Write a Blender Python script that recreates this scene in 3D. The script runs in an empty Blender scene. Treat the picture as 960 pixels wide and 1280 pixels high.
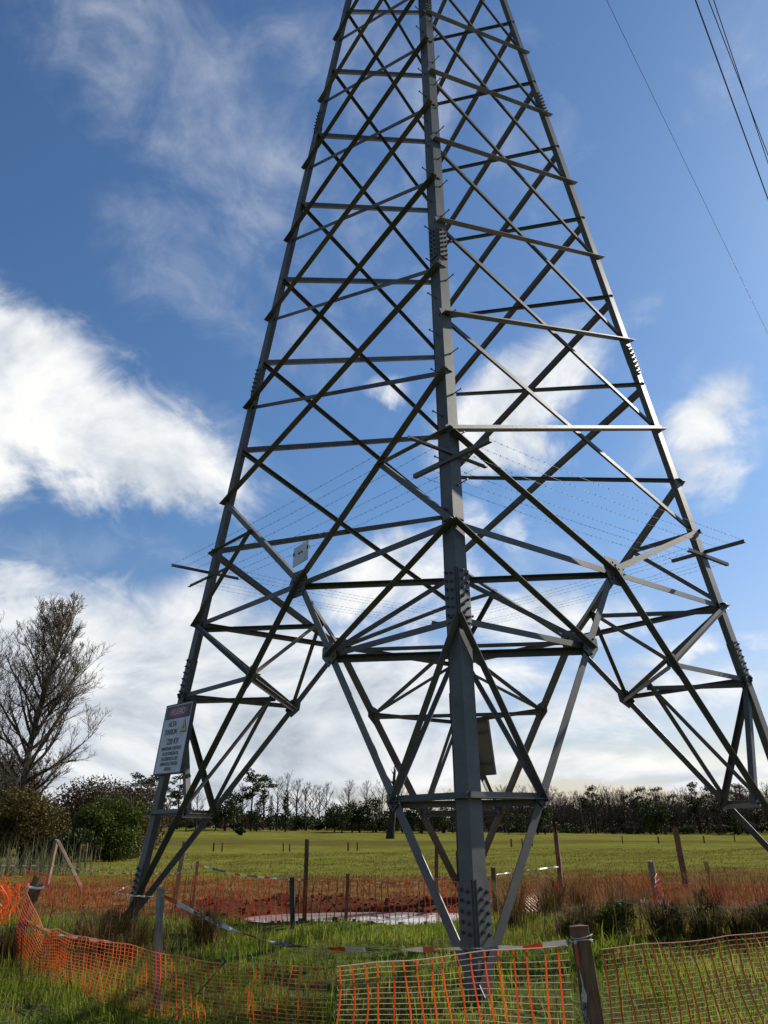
import bpy, math, random
import numpy as np
from mathutils import Vector, Matrix
R_ = math.radians
scn = bpy.context.scene
col = scn.collection
rnd = random.Random(7)
rng = np.random.default_rng(11)

# ------------------------------------------------------------------ camera
EYE = 1.62
PITCH, ROLL, FPX = 0.3819, 0.0165, 981.51
cam = bpy.data.cameras.new('camera')
cam.sensor_fit = 'VERTICAL'; cam.sensor_height = 36.0; cam.lens = FPX / 1280 * 36.0
cam.clip_start = 0.1; cam.clip_end = 20000
co = bpy.data.objects.new('camera', cam); col.objects.link(co)
u = Vector((1, 0, 0)); v = Vector((0, -math.sin(PITCH), math.cos(PITCH))); fw = Vector((0, math.cos(PITCH), math.sin(PITCH)))
cx = u * math.cos(ROLL) - v * math.sin(ROLL); cy = u * math.sin(ROLL) + v * math.cos(ROLL)
co.matrix_world = Matrix(((cx.x, cy.x, -fw.x, 0), (cx.y, cy.y, -fw.y, 0), (cx.z, cy.z, -fw.z, EYE), (0, 0, 0, 1)))
scn.camera = co

# ------------------------------------------------------------------ sky, sun, exposure
SUN_AZ, SUN_EL = R_(52), R_(34)
sun_dir = Vector((math.sin(SUN_AZ) * math.cos(SUN_EL), math.cos(SUN_AZ) * math.cos(SUN_EL), math.sin(SUN_EL)))
SKY_STRENGTH = 0.066
world = bpy.data.worlds.new('World'); scn.world = world; world.use_nodes = True
wt = world.node_tree; wt.nodes.clear()


class G:
    """small helper to write node maths"""
    def __init__(s, tree): s.t = tree
    def node(s, kind, **kw):
        n = s.t.nodes.new(kind)
        for k, val in kw.items(): setattr(n, k, val)
        return n
    def put(s, sock, val):
        if val is None: return
        if isinstance(val, bpy.types.NodeSocket): s.t.links.new(val, sock)
        else: sock.default_value = val
    def m(s, op, a, b=None, c=None, clamp=False):
        n = s.node('ShaderNodeMath', operation=op, use_clamp=clamp)
        s.put(n.inputs[0], a); s.put(n.inputs[1], b); s.put(n.inputs[2], c)
        return n.outputs[0]
    def vm(s, op, a, b=None, scale=None):
        n = s.node('ShaderNodeVectorMath', operation=op)
        s.put(n.inputs[0], a); s.put(n.inputs[1], b)
        if scale is not None: s.put(n.inputs['Scale'], scale)
        return n.outputs[0] if op not in ('DOT_PRODUCT', 'LENGTH') else n.outputs['Value']
    def noise(s, vec, scale, detail=4, rough=0.5, dist=0.0, lac=2.0):
        n = s.node('ShaderNodeTexNoise')
        s.put(n.inputs['Vector'], vec); s.put(n.inputs['Scale'], scale); s.put(n.inputs['Detail'], detail)
        s.put(n.inputs['Roughness'], rough); s.put(n.inputs['Distortion'], dist); s.put(n.inputs['Lacunarity'], lac)
        return n.outputs['Fac']
    def step(s, x, lo, hi, smooth=True):
        n = s.node('ShaderNodeMapRange', interpolation_type='SMOOTHSTEP' if smooth else 'LINEAR')
        s.put(n.inputs['Value'], x); s.put(n.inputs['From Min'], lo); s.put(n.inputs['From Max'], hi)
        return n.outputs['Result']
    def mix(s, f, a, b):
        n = s.node('ShaderNodeMix', data_type='RGBA')
        s.put(n.inputs[0], f)
        for sock, val in ((n.inputs[6], a), (n.inputs[7], b)):
            s.put(sock, (*val, 1) if isinstance(val, tuple) and len(val) == 3 else val)
        return n.outputs[2]
    def ramp(s, f, stops):
        n = s.node('ShaderNodeValToRGB'); e = n.color_ramp.elements
        while len(e) < len(stops): e.new(0.5)
        for el, (p, c) in zip(e, stops): el.position = p; el.color = (*c, 1)
        s.put(n.inputs[0], f); return n.outputs[0]


g = G(wt)
sky = g.node('ShaderNodeTexSky', sky_type='NISHITA', sun_disc=False)
sky.sun_elevation = SUN_EL; sky.sun_rotation = SUN_AZ
sky.air_density = 1.25; sky.dust_density = 0.6; sky.ozone_density = 2.2; sky.altitude = 100
d = g.vm('NORMALIZE', g.node('ShaderNodeTexCoord').outputs['Generated'])
sep = g.node('ShaderNodeSeparateXYZ'); wt.links.new(d, sep.inputs[0])
az = g.m('ARCTAN2', sep.outputs[0], sep.outputs[1]); el = g.m('ARCSINE', sep.outputs[2])
# cloud relief is sampled in a flattened space so that low clouds stretch along the horizon
comb = g.node('ShaderNodeCombineXYZ')
wt.links.new(sep.outputs[0], comb.inputs[0]); wt.links.new(sep.outputs[1], comb.inputs[1])
wt.links.new(g.m('MULTIPLY', g.m('POWER', g.m('MAXIMUM', sep.outputs[2], 0.0), 0.6), 1.5), comb.inputs[2])
pv = comb.outputs[0]
n1 = g.noise(pv, 4.2, 10, 0.60, 0.5)
n1s = g.noise(g.vm('ADD', pv, tuple(sun_dir * 0.05)), 4.2, 6, 0.55, 0.5)
nf = g.noise(pv, 13.0, 9, 0.62, 0.7)
nw = g.noise(g.vm('ADD', pv, (3.1, 1.7, 0.4)), 3.0, 3, 0.5)
wa = g.m('MULTIPLY_ADD', g.m('SUBTRACT', nw, 0.5), 0.16, az)
we = g.m('MULTIPLY_ADD', g.m('SUBTRACT', n1, 0.5), 0.10, el)
#   azimuth, elevation, half width, half height, tilt, strength
CLOUDS = [
 (-0.50, 0.50, 0.17, 0.080, -0.22, 1.25), (-0.36, 0.445, 0.15, 0.075, -0.22, 1.2), (-0.58, 0.44, 0.17, 0.09, 0.0, 1.25),
 (-0.36, 0.15, 0.22, 0.12, 0.0, 1.30), (-0.20, 0.11, 0.24, 0.13, 0.0, 1.30), (-0.43, 0.265, 0.07, 0.035, 0.2, 0.85), (-0.27, 0.235, 0.12, 0.055, 0.2, 1.0), (-0.58, 0.12, 0.2, 0.12, 0, 1.3),
 (0.03, 0.30, 0.12, 0.055, 0.2, 0.88), (0.0, 0.17, 0.20, 0.06, 0.0, 0.88), (-0.02, 0.08, 0.20, 0.06, 0.0, 0.92), (0.15, 0.36, 0.09, 0.05, 0.4, 0.70),
 (0.205, 0.515, 0.125, 0.060, 0.45, 1.0), (0.16, 0.455, 0.085, 0.06, 0.2, 0.9), (0.008, 0.53, 0.035, 0.026, 0, 0.8),
 (0.45, 0.45, 0.07, 0.045, 0.7, 0.86), (0.43, 0.39, 0.05, 0.06, 0.3, 0.80),
 (0.18, 0.25, 0.18, 0.035, 0.0, 0.72), (0.31, 0.135, 0.16, 0.040, 0.1, 0.95), (0.40, 0.190, 0.12, 0.018, 0, 0.72), (0.15, 0.07, 0.26, 0.020, 0.0, 0.85), (0.40, 0.055, 0.2, 0.022, 0.0, 0.85),
]
VEILS = [
 (-0.30, 0.84, 0.20, 0.09, -0.5, 1.0), (-0.17, 0.79, 0.13, 0.10, -0.6, 0.9), (-0.06, 0.90, 0.16, 0.09, 0, 0.8), (-0.27, 0.46, 0.12, 0.07, -0.3, 0.9),
 (-0.24, 0.665, 0.15, 0.08, -0.4, 0.8), (-0.14, 0.575, 0.14, 0.08, -0.4, 0.9), (-0.03, 0.66, 0.13, 0.08, -0.4, 0.7), (0.26, 0.79, 0.10, 0.09, -0.6, 0.8), (0.13, 0.88, 0.13, 0.07, 0, 0.8),
 (0.58, 0.83, 0.08, 0.05, 0, 0.7), (0.36, 0.585, 0.06, 0.02, 0.6, 0.75), (0.43, 0.43, 0.09, 0.09, 0.4, 0.9), (0.2, 0.30, 0.22, 0.07, 0.0, 0.8), (-0.40, 0.30, 0.16, 0.05, 0.2, 0.8),
]


def blobs(lst):
    acc = None
    for (a0, e0, rx, ry, tl, st) in lst:
        da = g.m('MULTIPLY', g.m('SUBTRACT', wa, a0), math.cos(e0)); de = g.m('SUBTRACT', we, e0)
        c, s_ = math.cos(tl), math.sin(tl)
        X = g.m('MULTIPLY_ADD', de, s_ / rx, g.m('MULTIPLY', da, c / rx))
        Y = g.m('MULTIPLY_ADD', de, c / ry, g.m('MULTIPLY', da, -s_ / ry))
        r2 = g.m('MULTIPLY_ADD', X, X, g.m('MULTIPLY', Y, Y))
        k = g.m('MULTIPLY', g.m('EXPONENT', g.m('MULTIPLY', r2, -0.7)), st)
        acc = k if acc is None else g.m('MAXIMUM', acc, k)
    return acc


acc = blobs(CLOUDS)
veil = blobs(VEILS)
# the sky goes on with scattered clouds of the same kind all round
wide = g.noise(g.vm('ADD', pv, (7.3, 2.2, 5.1)), 2.2, 4, 0.5)
out_view = g.step(g.m('ABSOLUTE', az), 0.62, 0.85)
acc = g.m('MAXIMUM', acc, g.m('MULTIPLY', g.step(wide, 0.45, 0.72), out_view))
low_band = g.m('MULTIPLY', g.step(el, 0.12, 0.0), 0.5)
acc = g.m('MAXIMUM', acc, low_band)
fld = g.m('ADD', acc, g.m('MULTIPLY_ADD', g.m('SUBTRACT', n1, 0.5), 1.25, g.m('MULTIPLY', g.m('SUBTRACT', nf, 0.5), 0.8)))
dens = g.m('POWER', g.step(fld, 0.34, 0.92), 1.05)
vfld = g.m('ADD', veil, g.m('MULTIPLY_ADD', g.m('SUBTRACT', n1, 0.5), 1.9, g.m('MULTIPLY', g.m('SUBTRACT', nf, 0.5), 1.3)))
dens = g.m('MAXIMUM', dens, g.m('MULTIPLY', g.step(vfld, 0.30, 1.7), 0.50))
relief = g.m('MULTIPLY', g.m('SUBTRACT', n1, n1s), 2.6)
thick = g.step(fld, 0.75, 1.6)
lit = g.m('ADD', g.m('SUBTRACT', 0.78, g.m('MULTIPLY', thick, 0.14)), relief)
lit = g.m('SUBTRACT', lit, g.m('MULTIPLY', g.m('MULTIPLY', g.step(el, 0.30, 0.10), g.step(az, 0.18, -0.20)), 0.20))
cloud = g.ramp(lit, [(0.15, (4.6, 5.2, 6.0)), (0.5, (7.2, 7.7, 8.4)), (0.80, (9.9, 10.1, 10.2)), (1.0, (11.3, 11.2, 10.9))])
tint = g.mix(1.0, sky.outputs[0], g.mix(g.step(el, 0.42, 0.05), (0.66, 0.90, 1.16), (0.92, 0.90, 1.08))); tint.node.blend_type = 'MULTIPLY'
skyc = g.mix(g.m('MULTIPLY', dens, 0.96), tint, cloud)
bg = g.node('ShaderNodeBackground'); wt.links.new(skyc, bg.inputs[0]); bg.inputs[1].default_value = SKY_STRENGTH
wo = g.node('ShaderNodeOutputWorld'); wt.links.new(bg.outputs[0], wo.inputs[0])

sl = bpy.data.lights.new('sun', 'SUN'); sl.energy = 4.8; sl.angle = R_(0.53); sl.color = (1.0, 0.93, 0.82)
so = bpy.data.objects.new('sun', sl); col.objects.link(so)
so.rotation_euler = sun_dir.to_track_quat('Z', 'Y').to_euler(); so.location = (40, 12, 40)
vs = scn.view_settings
vs.view_transform = 'Standard'; vs.look = 'None'; vs.gamma = 1.0; vs.use_curve_mapping = False; vs.exposure = 0.5


# ------------------------------------------------------------------ helpers
LOC = {}


def tag(o, label=None, cat=None, group=None, kind=None):
    if label: o['label'] = label
    if cat: o['category'] = cat
    if group: o['group'] = group
    if kind: o['kind'] = kind
    return o


def thing(name, label, cat, loc=(0, 0, 0), group=None):
    o = bpy.data.objects.new(name, None); col.objects.link(o); o.location = loc
    o.empty_display_size = 0.2; LOC[o.name] = Vector(loc)
    return tag(o, label, cat, group)


def obj(name, mesh, mat, parent=None, loc=None):
    if mat is not None and not mesh.materials: mesh.materials.append(mat)
    o = bpy.data.objects.new(name, mesh); col.objects.link(o)
    if loc is not None: o.location = loc
    if parent is not None: o.parent = parent; LOC[o.name] = LOC.get(parent.name, Vector())
    else: LOC[o.name] = Vector(loc) if loc is not None else Vector()
    return o


class MB:
    def __init__(s): s.v = []; s.f = []
    def add(s, vs_, fs):
        b = len(s.v); s.v += [tuple(p) for p in vs_]; s.f += [tuple(i + b for i in f) for f in fs]
        return s
    def prism(s, prof, A, B, e1, e2):
        """prof: 2D polygon (a along e1, b along e2) swept from A to B"""
        A, B = Vector(A), Vector(B); n = len(prof)
        vs_ = [A + e1 * a + e2 * b for a, b in prof] + [B + e1 * a + e2 * b for a, b in prof]
        fs = [(i, (i + 1) % n, n + (i + 1) % n, n + i) for i in range(n)] + [tuple(range(n - 1, -1, -1)), tuple(range(n, 2 * n))]
        return s.add(vs_, fs)
    def box(s, C, ax, ay, az_):
        C = Vector(C); ax, ay, az_ = Vector(ax), Vector(ay), Vector(az_)
        return s.prism([(-1, -1), (1, -1), (1, 1), (-1, 1)], C - az_, C + az_, ax, ay)
    def rod(s, A, B, r, n=6, r2=None):
        A, B = Vector(A), Vector(B); a = (B - A).normalized()
        e1 = a.orthogonal().normalized(); e2 = a.cross(e1)
        r2 = r if r2 is None else r2
        vs_ = [A + (e1 * math.cos(t) + e2 * math.sin(t)) * r for t in [2 * math.pi * i / n for i in range(n)]]
        vs_ += [B + (e1 * math.cos(t) + e2 * math.sin(t)) * r2 for t in [2 * math.pi * i / n for i in range(n)]]
        fs = [(i, (i + 1) % n, n + (i + 1) % n, n + i) for i in range(n)] + [tuple(range(n - 1, -1, -1)), tuple(range(n, 2 * n))]
        return s.add(vs_, fs)
    def tube(s, pts, r, n=5):
        pts = [Vector(p) for p in pts]; rs = r if isinstance(r, (list, tuple)) else [r] * len(pts)
        base = len(s.v); e1 = None
        for i, p in enumerate(pts):
            a = (pts[min(i + 1, len(pts) - 1)] - pts[max(i - 1, 0)]).normalized()
            e1 = a.orthogonal().normalized() if e1 is None else (e1 - a * e1.dot(a)).normalized()
            e2 = a.cross(e1)
            for k in range(n):
                t = 2 * math.pi * k / n; s.v.append(tuple(p + (e1 * math.cos(t) + e2 * math.sin(t)) * rs[i]))
        for i in range(len(pts) - 1):
            for k in range(n):
                s.f.append((base + i * n + k, base + i * n + (k + 1) % n, base + (i + 1) * n + (k + 1) % n, base + (i + 1) * n + k))
        s.f.append(tuple(base + k for k in range(n - 1, -1, -1))); s.f.append(tuple(base + (len(pts) - 1) * n + k for k in range(n)))
        return s
    def mesh(s, name, off=None, smooth=False):
        m = bpy.data.meshes.new(name)
        vs_ = s.v if off is None else [(p[0] - off[0], p[1] - off[1], p[2] - off[2]) for p in s.v]
        m.from_pydata(vs_, [], s.f); m.validate(); m.update()
        if smooth: m.shade_smooth()
        return m
    def build(s, name, mat, parent=None, loc=None, smooth=False):
        off = LOC.get(parent.name) if parent is not None else loc
        return obj(name, s.mesh(name, off, smooth), mat, parent, loc if parent is None else None)


def fast_mesh(name, verts, tris):
    """numpy triangles to mesh"""
    m = bpy.data.meshes.new(name); nv, nt = len(verts), len(tris)
    m.vertices.add(nv); m.vertices.foreach_set('co', np.asarray(verts, np.float32).ravel())
    m.loops.add(nt * 3); m.loops.foreach_set('vertex_index', np.asarray(tris, np.int32).ravel())
    m.polygons.add(nt); m.polygons.foreach_set('loop_start', np.arange(0, nt * 3, 3, dtype=np.int32))
    m.polygons.foreach_set('loop_total', np.full(nt, 3, np.int32))
    m.update(calc_edges=True); m.validate()
    return m


def material(name, base=(0.5, 0.5, 0.5), rough=0.6, metal=0.0, fn=None, spec=0.5, trans=0.0):
    m = bpy.data.materials.new(name); m.use_nodes = True
    t = m.node_tree; gg = G(t); b = t.nodes['Principled BSDF']
    b.inputs['Base Color'].default_value = (*base, 1); b.inputs['Roughness'].default_value = rough
    b.inputs['Metallic'].default_value = metal; b.inputs['Specular IOR Level'].default_value = spec
    if fn: fn(gg, b)
    if trans > 0:
        tr = gg.node('ShaderNodeBsdfTranslucent'); mx = gg.node('ShaderNodeMixShader'); mx.inputs[0].default_value = trans
        lk = b.inputs['Base Color'].links
        if lk: t.links.new(lk[0].from_socket, tr.inputs[0])
        else: tr.inputs[0].default_value = (*base, 1)
        t.links.new(b.outputs[0], mx.inputs[1]); t.links.new(tr.outputs[0], mx.inputs[2])
        t.links.new(mx.outputs[0], t.nodes['Material Output'].inputs[0])
    return m


def bump(gg, b, h, strength=0.3, dist=0.02):
    n = gg.node('ShaderNodeBump'); n.inputs['Strength'].default_value = strength; n.inputs['Distance'].default_value = dist
    gg.put(n.inputs['Height'], h); gg.put(b.inputs['Normal'], n.outputs[0])


def f_steel(gg, b):
    p = gg.node('ShaderNodeTexCoord').outputs['Object']
    a = gg.noise(p, 2.2, 7, 0.72); c = gg.noise(p, 26, 3, 0.6)
    isl = gg.node('ShaderNodeObjectInfo').outputs['Random']
    k = gg.m('ADD', gg.m('MULTIPLY', gg.m('MULTIPLY_ADD', gg.m('SUBTRACT', a, 0.5), 1.8, 0.5), 0.6), gg.m('MULTIPLY_ADD', isl, 0.35, gg.m('MULTIPLY', c, 0.2)))
    gg.put(b.inputs['Base Color'], gg.ramp(k, [(0.22, (0.050, 0.047, 0.042)), (0.55, (0.094, 0.091, 0.082)), (0.8, (0.130, 0.125, 0.112)), (0.97, (0.20, 0.19, 0.165))]))
    gg.put(b.inputs['Roughness'], gg.m('MULTIPLY_ADD', c, 0.25, 0.42))
    bump(gg, b, c, 0.08, 0.004)


def f_wood(dark, light):
    def fn(gg, b):
        p = gg.node('ShaderNodeTexCoord').outputs['Object']
        mp = gg.node('ShaderNodeMapping'); mp.inputs['Scale'].default_value = (16, 16, 1.6); gg.put(mp.inputs[0], p)
        a = gg.noise(mp.outputs[0], 2.0, 6, 0.65, 0.8); c = gg.noise(p, 5, 3)
        gg.put(b.inputs['Base Color'], gg.mix(gg.step(gg.m('MULTIPLY_ADD', c, 0.5, gg.m('MULTIPLY', a, 0.6)), 0.35, 0.75), dark, light))
        bump(gg, b, a, 0.6, 0.01)
    return fn


def f_island(stops, nscale=0.0):
    def fn(gg, b):
        r = gg.node('ShaderNodeNewGeometry').outputs['Random Per Island']
        if nscale:
            p = gg.node('ShaderNodeNewGeometry').outputs['Position']
            r = gg.m('MULTIPLY_ADD', gg.step(gg.noise(p, nscale, 3), 0.3, 0.7), 0.55, gg.m('MULTIPLY', r, 0.45))
        gg.put(b.inputs['Base Color'], gg.ramp(r, stops))
    return fn


M = {}
M['steel'] = material('galvanised_steel', rough=0.5, metal=0.35, fn=f_steel)
M['bolt'] = material('bolt_steel', (0.10, 0.105, 0.11), 0.5, 0.5)
M['wire'] = material('dark_wire', (0.06, 0.06, 0.065), 0.5, 0.4)
M['wood_dark'] = material('weathered_brown_wood', rough=0.85, fn=f_wood((0.06, 0.028, 0.013), (0.21, 0.105, 0.05)))
M['wood_grey'] = material('weathered_grey_wood', rough=0.85, fn=f_wood((0.10, 0.085, 0.065), (0.30, 0.27, 0.22)))
M['wood_tan'] = material('sawn_tan_wood', rough=0.8, fn=f_wood((0.16, 0.10, 0.05), (0.36, 0.25, 0.14)))
M['wood_black'] = material('charred_wood', rough=0.85, fn=f_wood((0.02, 0.018, 0.016), (0.07, 0.06, 0.05)))
M['net'] = material('orange_plastic_net', (0.80, 0.13, 0.02), 0.4, fn=f_island([(0.0, (0.78, 0.17, 0.025)), (1.0, (0.96, 0.33, 0.07))]), trans=0.62)
M['net_cord'] = material('pale_net_cord', (0.86, 0.66, 0.56), 0.3, trans=0.3)
M['net_tan'] = material('orange_net_cord', (0.85, 0.36, 0.13), 0.35, trans=0.4)
M['net_pink'] = material('glint_net_cord', (0.66, 0.36, 0.28), 0.35, trans=0.35)  # pinkish tint stands in for sun glints on the net cords
M['net_red'] = material('red_plastic_net', (0.55, 0.06, 0.02), 0.45, fn=f_island([(0.0, (0.55, 0.075, 0.025)), (1.0, (0.82, 0.16, 0.045))]), trans=0.4)


# ------------------------------------------------------------------ terrain
def wav(x, y, s, ph):
    return np.sin(x * s + 1.3 * np.sin(y * s * 0.7 + ph) + ph) * np.cos(y * s * 0.9 + 1.1 * np.sin(x * s * 0.6 - ph))


def vnoise(x, y, s, seed=0, octs=3):
    x = np.asarray(x, float) * s; y = np.asarray(y, float) * s; tot = 0.0; amp = 0.5
    def hsh(i, j): return np.modf(np.abs(np.sin(i * 127.1 + j * 311.7 + seed * 74.7) * 43758.5453))[0]
    for o in range(octs):
        xi, yi = np.floor(x), np.floor(y); fx, fy = x - xi, y - yi; fx = fx * fx * (3 - 2 * fx); fy = fy * fy * (3 - 2 * fy)
        tot = tot + amp * ((hsh(xi, yi) * (1 - fx) + hsh(xi + 1, yi) * fx) * (1 - fy) + (hsh(xi, yi + 1) * (1 - fx) + hsh(xi + 1, yi + 1) * fx) * fy)
        x = x * 2.03 + 17.3; y = y * 2.03 + 9.1; amp *= 0.5
    return tot / (1 - 0.5 ** octs)


def sstep(a, lo, hi):
    t = np.clip((a - lo) / (hi - lo), 0, 1); return t * t * (3 - 2 * t)


def pit(x, y):      # the dug pit under the tower, an uneven basin
    q = ((x + 0.45) / 2.3) ** 2 + ((y - 17.45 + 0.12 * (x + 0.45)) / 1.15) ** 2 + 0.18 * wav(x, y, 2.3, 0.4)
    return sstep(q, 1.35, 0.7)


def mound(x, y):    # spoil heaped behind and beside the pit
    a = np.exp(-((x + 1.9) / 1.7) ** 2 - ((y - 19.7) / 0.7) ** 2) * 0.30
    a += np.exp(-((x - 0.9) / 1.6) ** 2 - ((y - 19.9) / 0.55) ** 2) * 0.16
    a += np.exp(-((x + 4.4) / 1.5) ** 2 - ((y - 19.9) / 0.8) ** 2) * 0.22
    return 0.65 * a * (1 + 0.35 * wav(x, y, 4.1, 1.0) + 0.2 * wav(x, y, 9.0, 2.0))


def height(x, y):
    x = np.asarray(x, float); y = np.asarray(y, float)
    D = np.hypot(x, y); azd = np.degrees(np.arctan2(x, np.maximum(y, 1e-3)))
    far = sstep(D, 45, 190) * np.clip(0.75 - 0.085 * azd, -1.1, 2.6)
    h = far + 0.16 * (vnoise(x, y, 0.9, 2) - 0.5) * sstep(D, 2, 8) * (1 - sstep(D, 40, 80)) + 0.025 * wav(x, y, 2.7, 1.9) + 0.10 * wav(x, y, 0.23, 0.8) * sstep(D, 25, 60)
    h += 0.35 * wav(x, y, 0.035, 2.2) * sstep(D, 60, 140)
    h += mound(x, y) - 0.30 * pit(x, y)
    return h


def hz(x, y): return float(height(x, y))


nr, ns = 230, 640
rad = np.concatenate([[0.0], np.geomspace(1.2, 6000, nr)])
# finer rings where the pit and the meadow lie
rad = np.sort(np.concatenate([rad, np.linspace(8, 30, 120)]))
th = np.linspace(0, 2 * np.pi, ns, endpoint=False)
RR, TT = np.meshgrid(rad[1:], th, indexing='ij')
gx, gy = RR * np.sin(TT), RR * np.cos(TT)
gz = height(gx, gy)
gv = np.stack([gx, gy, gz], -1).reshape(-1, 3)
i0 = (np.arange(len(rad) - 2)[:, None] * ns + np.arange(ns)[None, :]).ravel()
j0 = (np.arange(len(rad) - 2)[:, None] * ns + (np.arange(ns)[None, :] + 1) % ns).ravel()
tr = np.concatenate([np.stack([i0, i0 + ns, j0 + ns], 1), np.stack([i0, j0 + ns, j0], 1)])
c_i = len(gv); gv = np.concatenate([gv, [[0, 0, hz(0, 0)]]])
tr = np.concatenate([tr, np.stack([np.arange(ns), (np.arange(ns) + 1) % ns, np.full(ns, c_i)], 1)])
tr = tr[:, ::-1]


def f_ground(gg, b):
    P = gg.node('ShaderNodeNewGeometry').outputs['Position']
    sp = gg.node('ShaderNodeSeparateXYZ'); gg.put(sp.inputs[0], P); x, y = sp.outputs[0], sp.outputs[1]
    fine = gg.noise(P, 9.0, 6, 0.65); mid = gg.noise(P, 0.9, 5, 0.6); big = gg.noise(P, 0.06, 4, 0.6); vf = gg.noise(P, 40, 3, 0.6)
    mp = gg.node('ShaderNodeMapping'); mp.inputs['Scale'].default_value = (0.05, 0.55, 1); gg.put(mp.inputs[0], P)
    band = gg.noise(mp.outputs[0], 1.0, 4, 0.6)
    near = gg.ramp(fine, [(0.25, (0.028, 0.040, 0.012)), (0.5, (0.062, 0.082, 0.022)), (0.75, (0.13, 0.12, 0.045))])
    k = gg.m('ADD', gg.m('MULTIPLY', mid, 0.5), gg.m('ADD', gg.m('MULTIPLY', big, 0.45), gg.m('MULTIPLY', band, 0.30)))
    past = gg.ramp(k, [(0.42, (0.075, 0.078, 0.018)), (0.56, (0.116, 0.120, 0.022)), (0.68, (0.158, 0.152, 0.032)), (0.82, (0.19, 0.150, 0.05))])
    past = gg.mix(gg.m('MULTIPLY', gg.step(fine, 0.45, 0.75), 0.45), past, (0.060, 0.062, 0.016))
    yb = gg.m('ADD', y, gg.m('MULTIPLY', gg.m('SUBTRACT', big, 0.5), 60.0))
    terr = gg.m('MULTIPLY', gg.step(yb, 74, 84), gg.step(yb, 112, 98))
    past = gg.mix(gg.m('MULTIPLY', terr, 0.7), past, (0.075, 0.066, 0.020))
    past = gg.mix(gg.m('MULTIPLY', gg.step(gg.noise(P, 0.22, 5, 0.65), 0.50, 0.64), 0.62), past, (0.090, 0.066, 0.024))
    dry = gg.ramp(fine, [(0.25, (0.085, 0.042, 0.018)), (0.5, (0.19, 0.105, 0.04)), (0.75, (0.26, 0.165, 0.065))])
    soil = gg.ramp(gg.m('MULTIPLY_ADD', vf, 0.4, gg.m('MULTIPLY', fine, 0.6)), [(0.3, (0.045, 0.018, 0.010)), (0.55, (0.105, 0.042, 0.023)), (0.8, (0.17, 0.080, 0.045))])
    yy = gg.m('ADD', y, gg.m('MULTIPLY', gg.m('SUBTRACT', mid, 0.5), 6.0))
    xx = gg.m('ADD', x, gg.m('MULTIPLY', gg.m('SUBTRACT', mid, 0.5), 3.0))
    c = gg.mix(gg.step(yy, 24, 34), near, past)
    zone = gg.m('MULTIPLY', gg.step(yy, 17.0, 19.5), gg.step(yy, 33, 26))
    c = gg.mix(gg.m('MULTIPLY', zone, 0.85), c, dry)
    rightdry = gg.m('MULTIPLY', gg.m('MULTIPLY', gg.step(xx, 1.2, 2.6), gg.step(yy, 12.0, 14.0)), gg.step(yy, 27, 22))
    c = gg.mix(gg.m('MULTIPLY', rightdry, 0.75), c, dry)
    ex = gg.m('DIVIDE', gg.m('ADD', x, 1.0), 4.6); ey = gg.m('DIVIDE', gg.m('SUBTRACT', y, 18.4), 1.95)
    q = gg.m('ADD', gg.m('MULTIPLY_ADD', ex, ex, gg.m('MULTIPLY', ey, ey)), gg.m('MULTIPLY', gg.m('SUBTRACT', gg.noise(P, 2.2, 4), 0.5), 1.3))
    c = gg.mix(gg.step(q, 1.25, 0.75), c, soil)
    gg.put(b.inputs['Base Color'], c)
    bump(gg, b, gg.m('MULTIPLY_ADD', fine, 0.7, gg.m('MULTIPLY', mid, 1.2)), 0.9, 0.10)


M['ground'] = material('meadow_and_soil', rough=0.95, fn=f_ground, spec=0.0)
gm = fast_mesh('ground', gv, tr); gm.shade_smooth()
tag(obj('ground', gm, M['ground']), kind='structure')


def f_water(gg, b):
    P = gg.node('ShaderNodeNewGeometry').outputs['Position']
    gg.put(b.inputs['Base Color'], gg.mix(gg.noise(P, 1.4, 4), (0.34, 0.28, 0.25), (0.50, 0.43, 0.39)))
    bump(gg, b, gg.noise(P, 5, 3), 0.05, 0.01)


M['water'] = material('muddy_water', rough=0.08, fn=f_water, spec=0.6)
mb = MB(); N_ = 40
ring = [(-0.45 + 2.5 * math.cos(t), 17.45 + 1.2 * math.sin(t) - 0.3 * math.cos(t), -0.045) for t in [2 * math.pi * i / N_ for i in range(N_)]]
mb.add(ring, [tuple(range(N_))])
tag(mb.build('water', M['water']), kind='structure')

# ------------------------------------------------------------------ transmission tower
TC = Vector((1.27812, 14.4, 0.0)); TH = -0.0769; R0, SL = 5.547 + 0.1656 * EYE, 0.1656
LEG_A = {'N': TH - math.pi / 2, 'R': TH, 'F': TH + math.pi / 2, 'L': TH + math.pi}


def leg(k, z):
    r = R0 - SL * z; a = LEG_A[k]
    return Vector((TC.x + r * math.cos(a), TC.y + r * math.sin(a), z))


ZF, ZQ, ZP, ZM = -0.25, 1.92, 3.95, 5.292
A_LV = [6.751, 8.977, 11.098, 13.306, 15.48, 17.66, 19.84, 22.02, 24.2]
B_LV = [7.811, 9.999, 12.215, 14.396, 16.58, 18.75, 20.93, 23.1, 25.2]
ZT = 26.2
tower = thing('transmission_tower', 'tall grey galvanised steel lattice pylon standing on four splayed legs', 'pylon', (TC.x, TC.y, 0))


def face_normal(a, b):
    vv = leg(b, 0) - leg(a, 0); w = leg(a, 10) - leg(a, 0); n = vv.cross(w).normalized()
    return n if n.dot(leg(a, 0) + leg(b, 0) - 2 * TC) > 0 else -n


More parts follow.
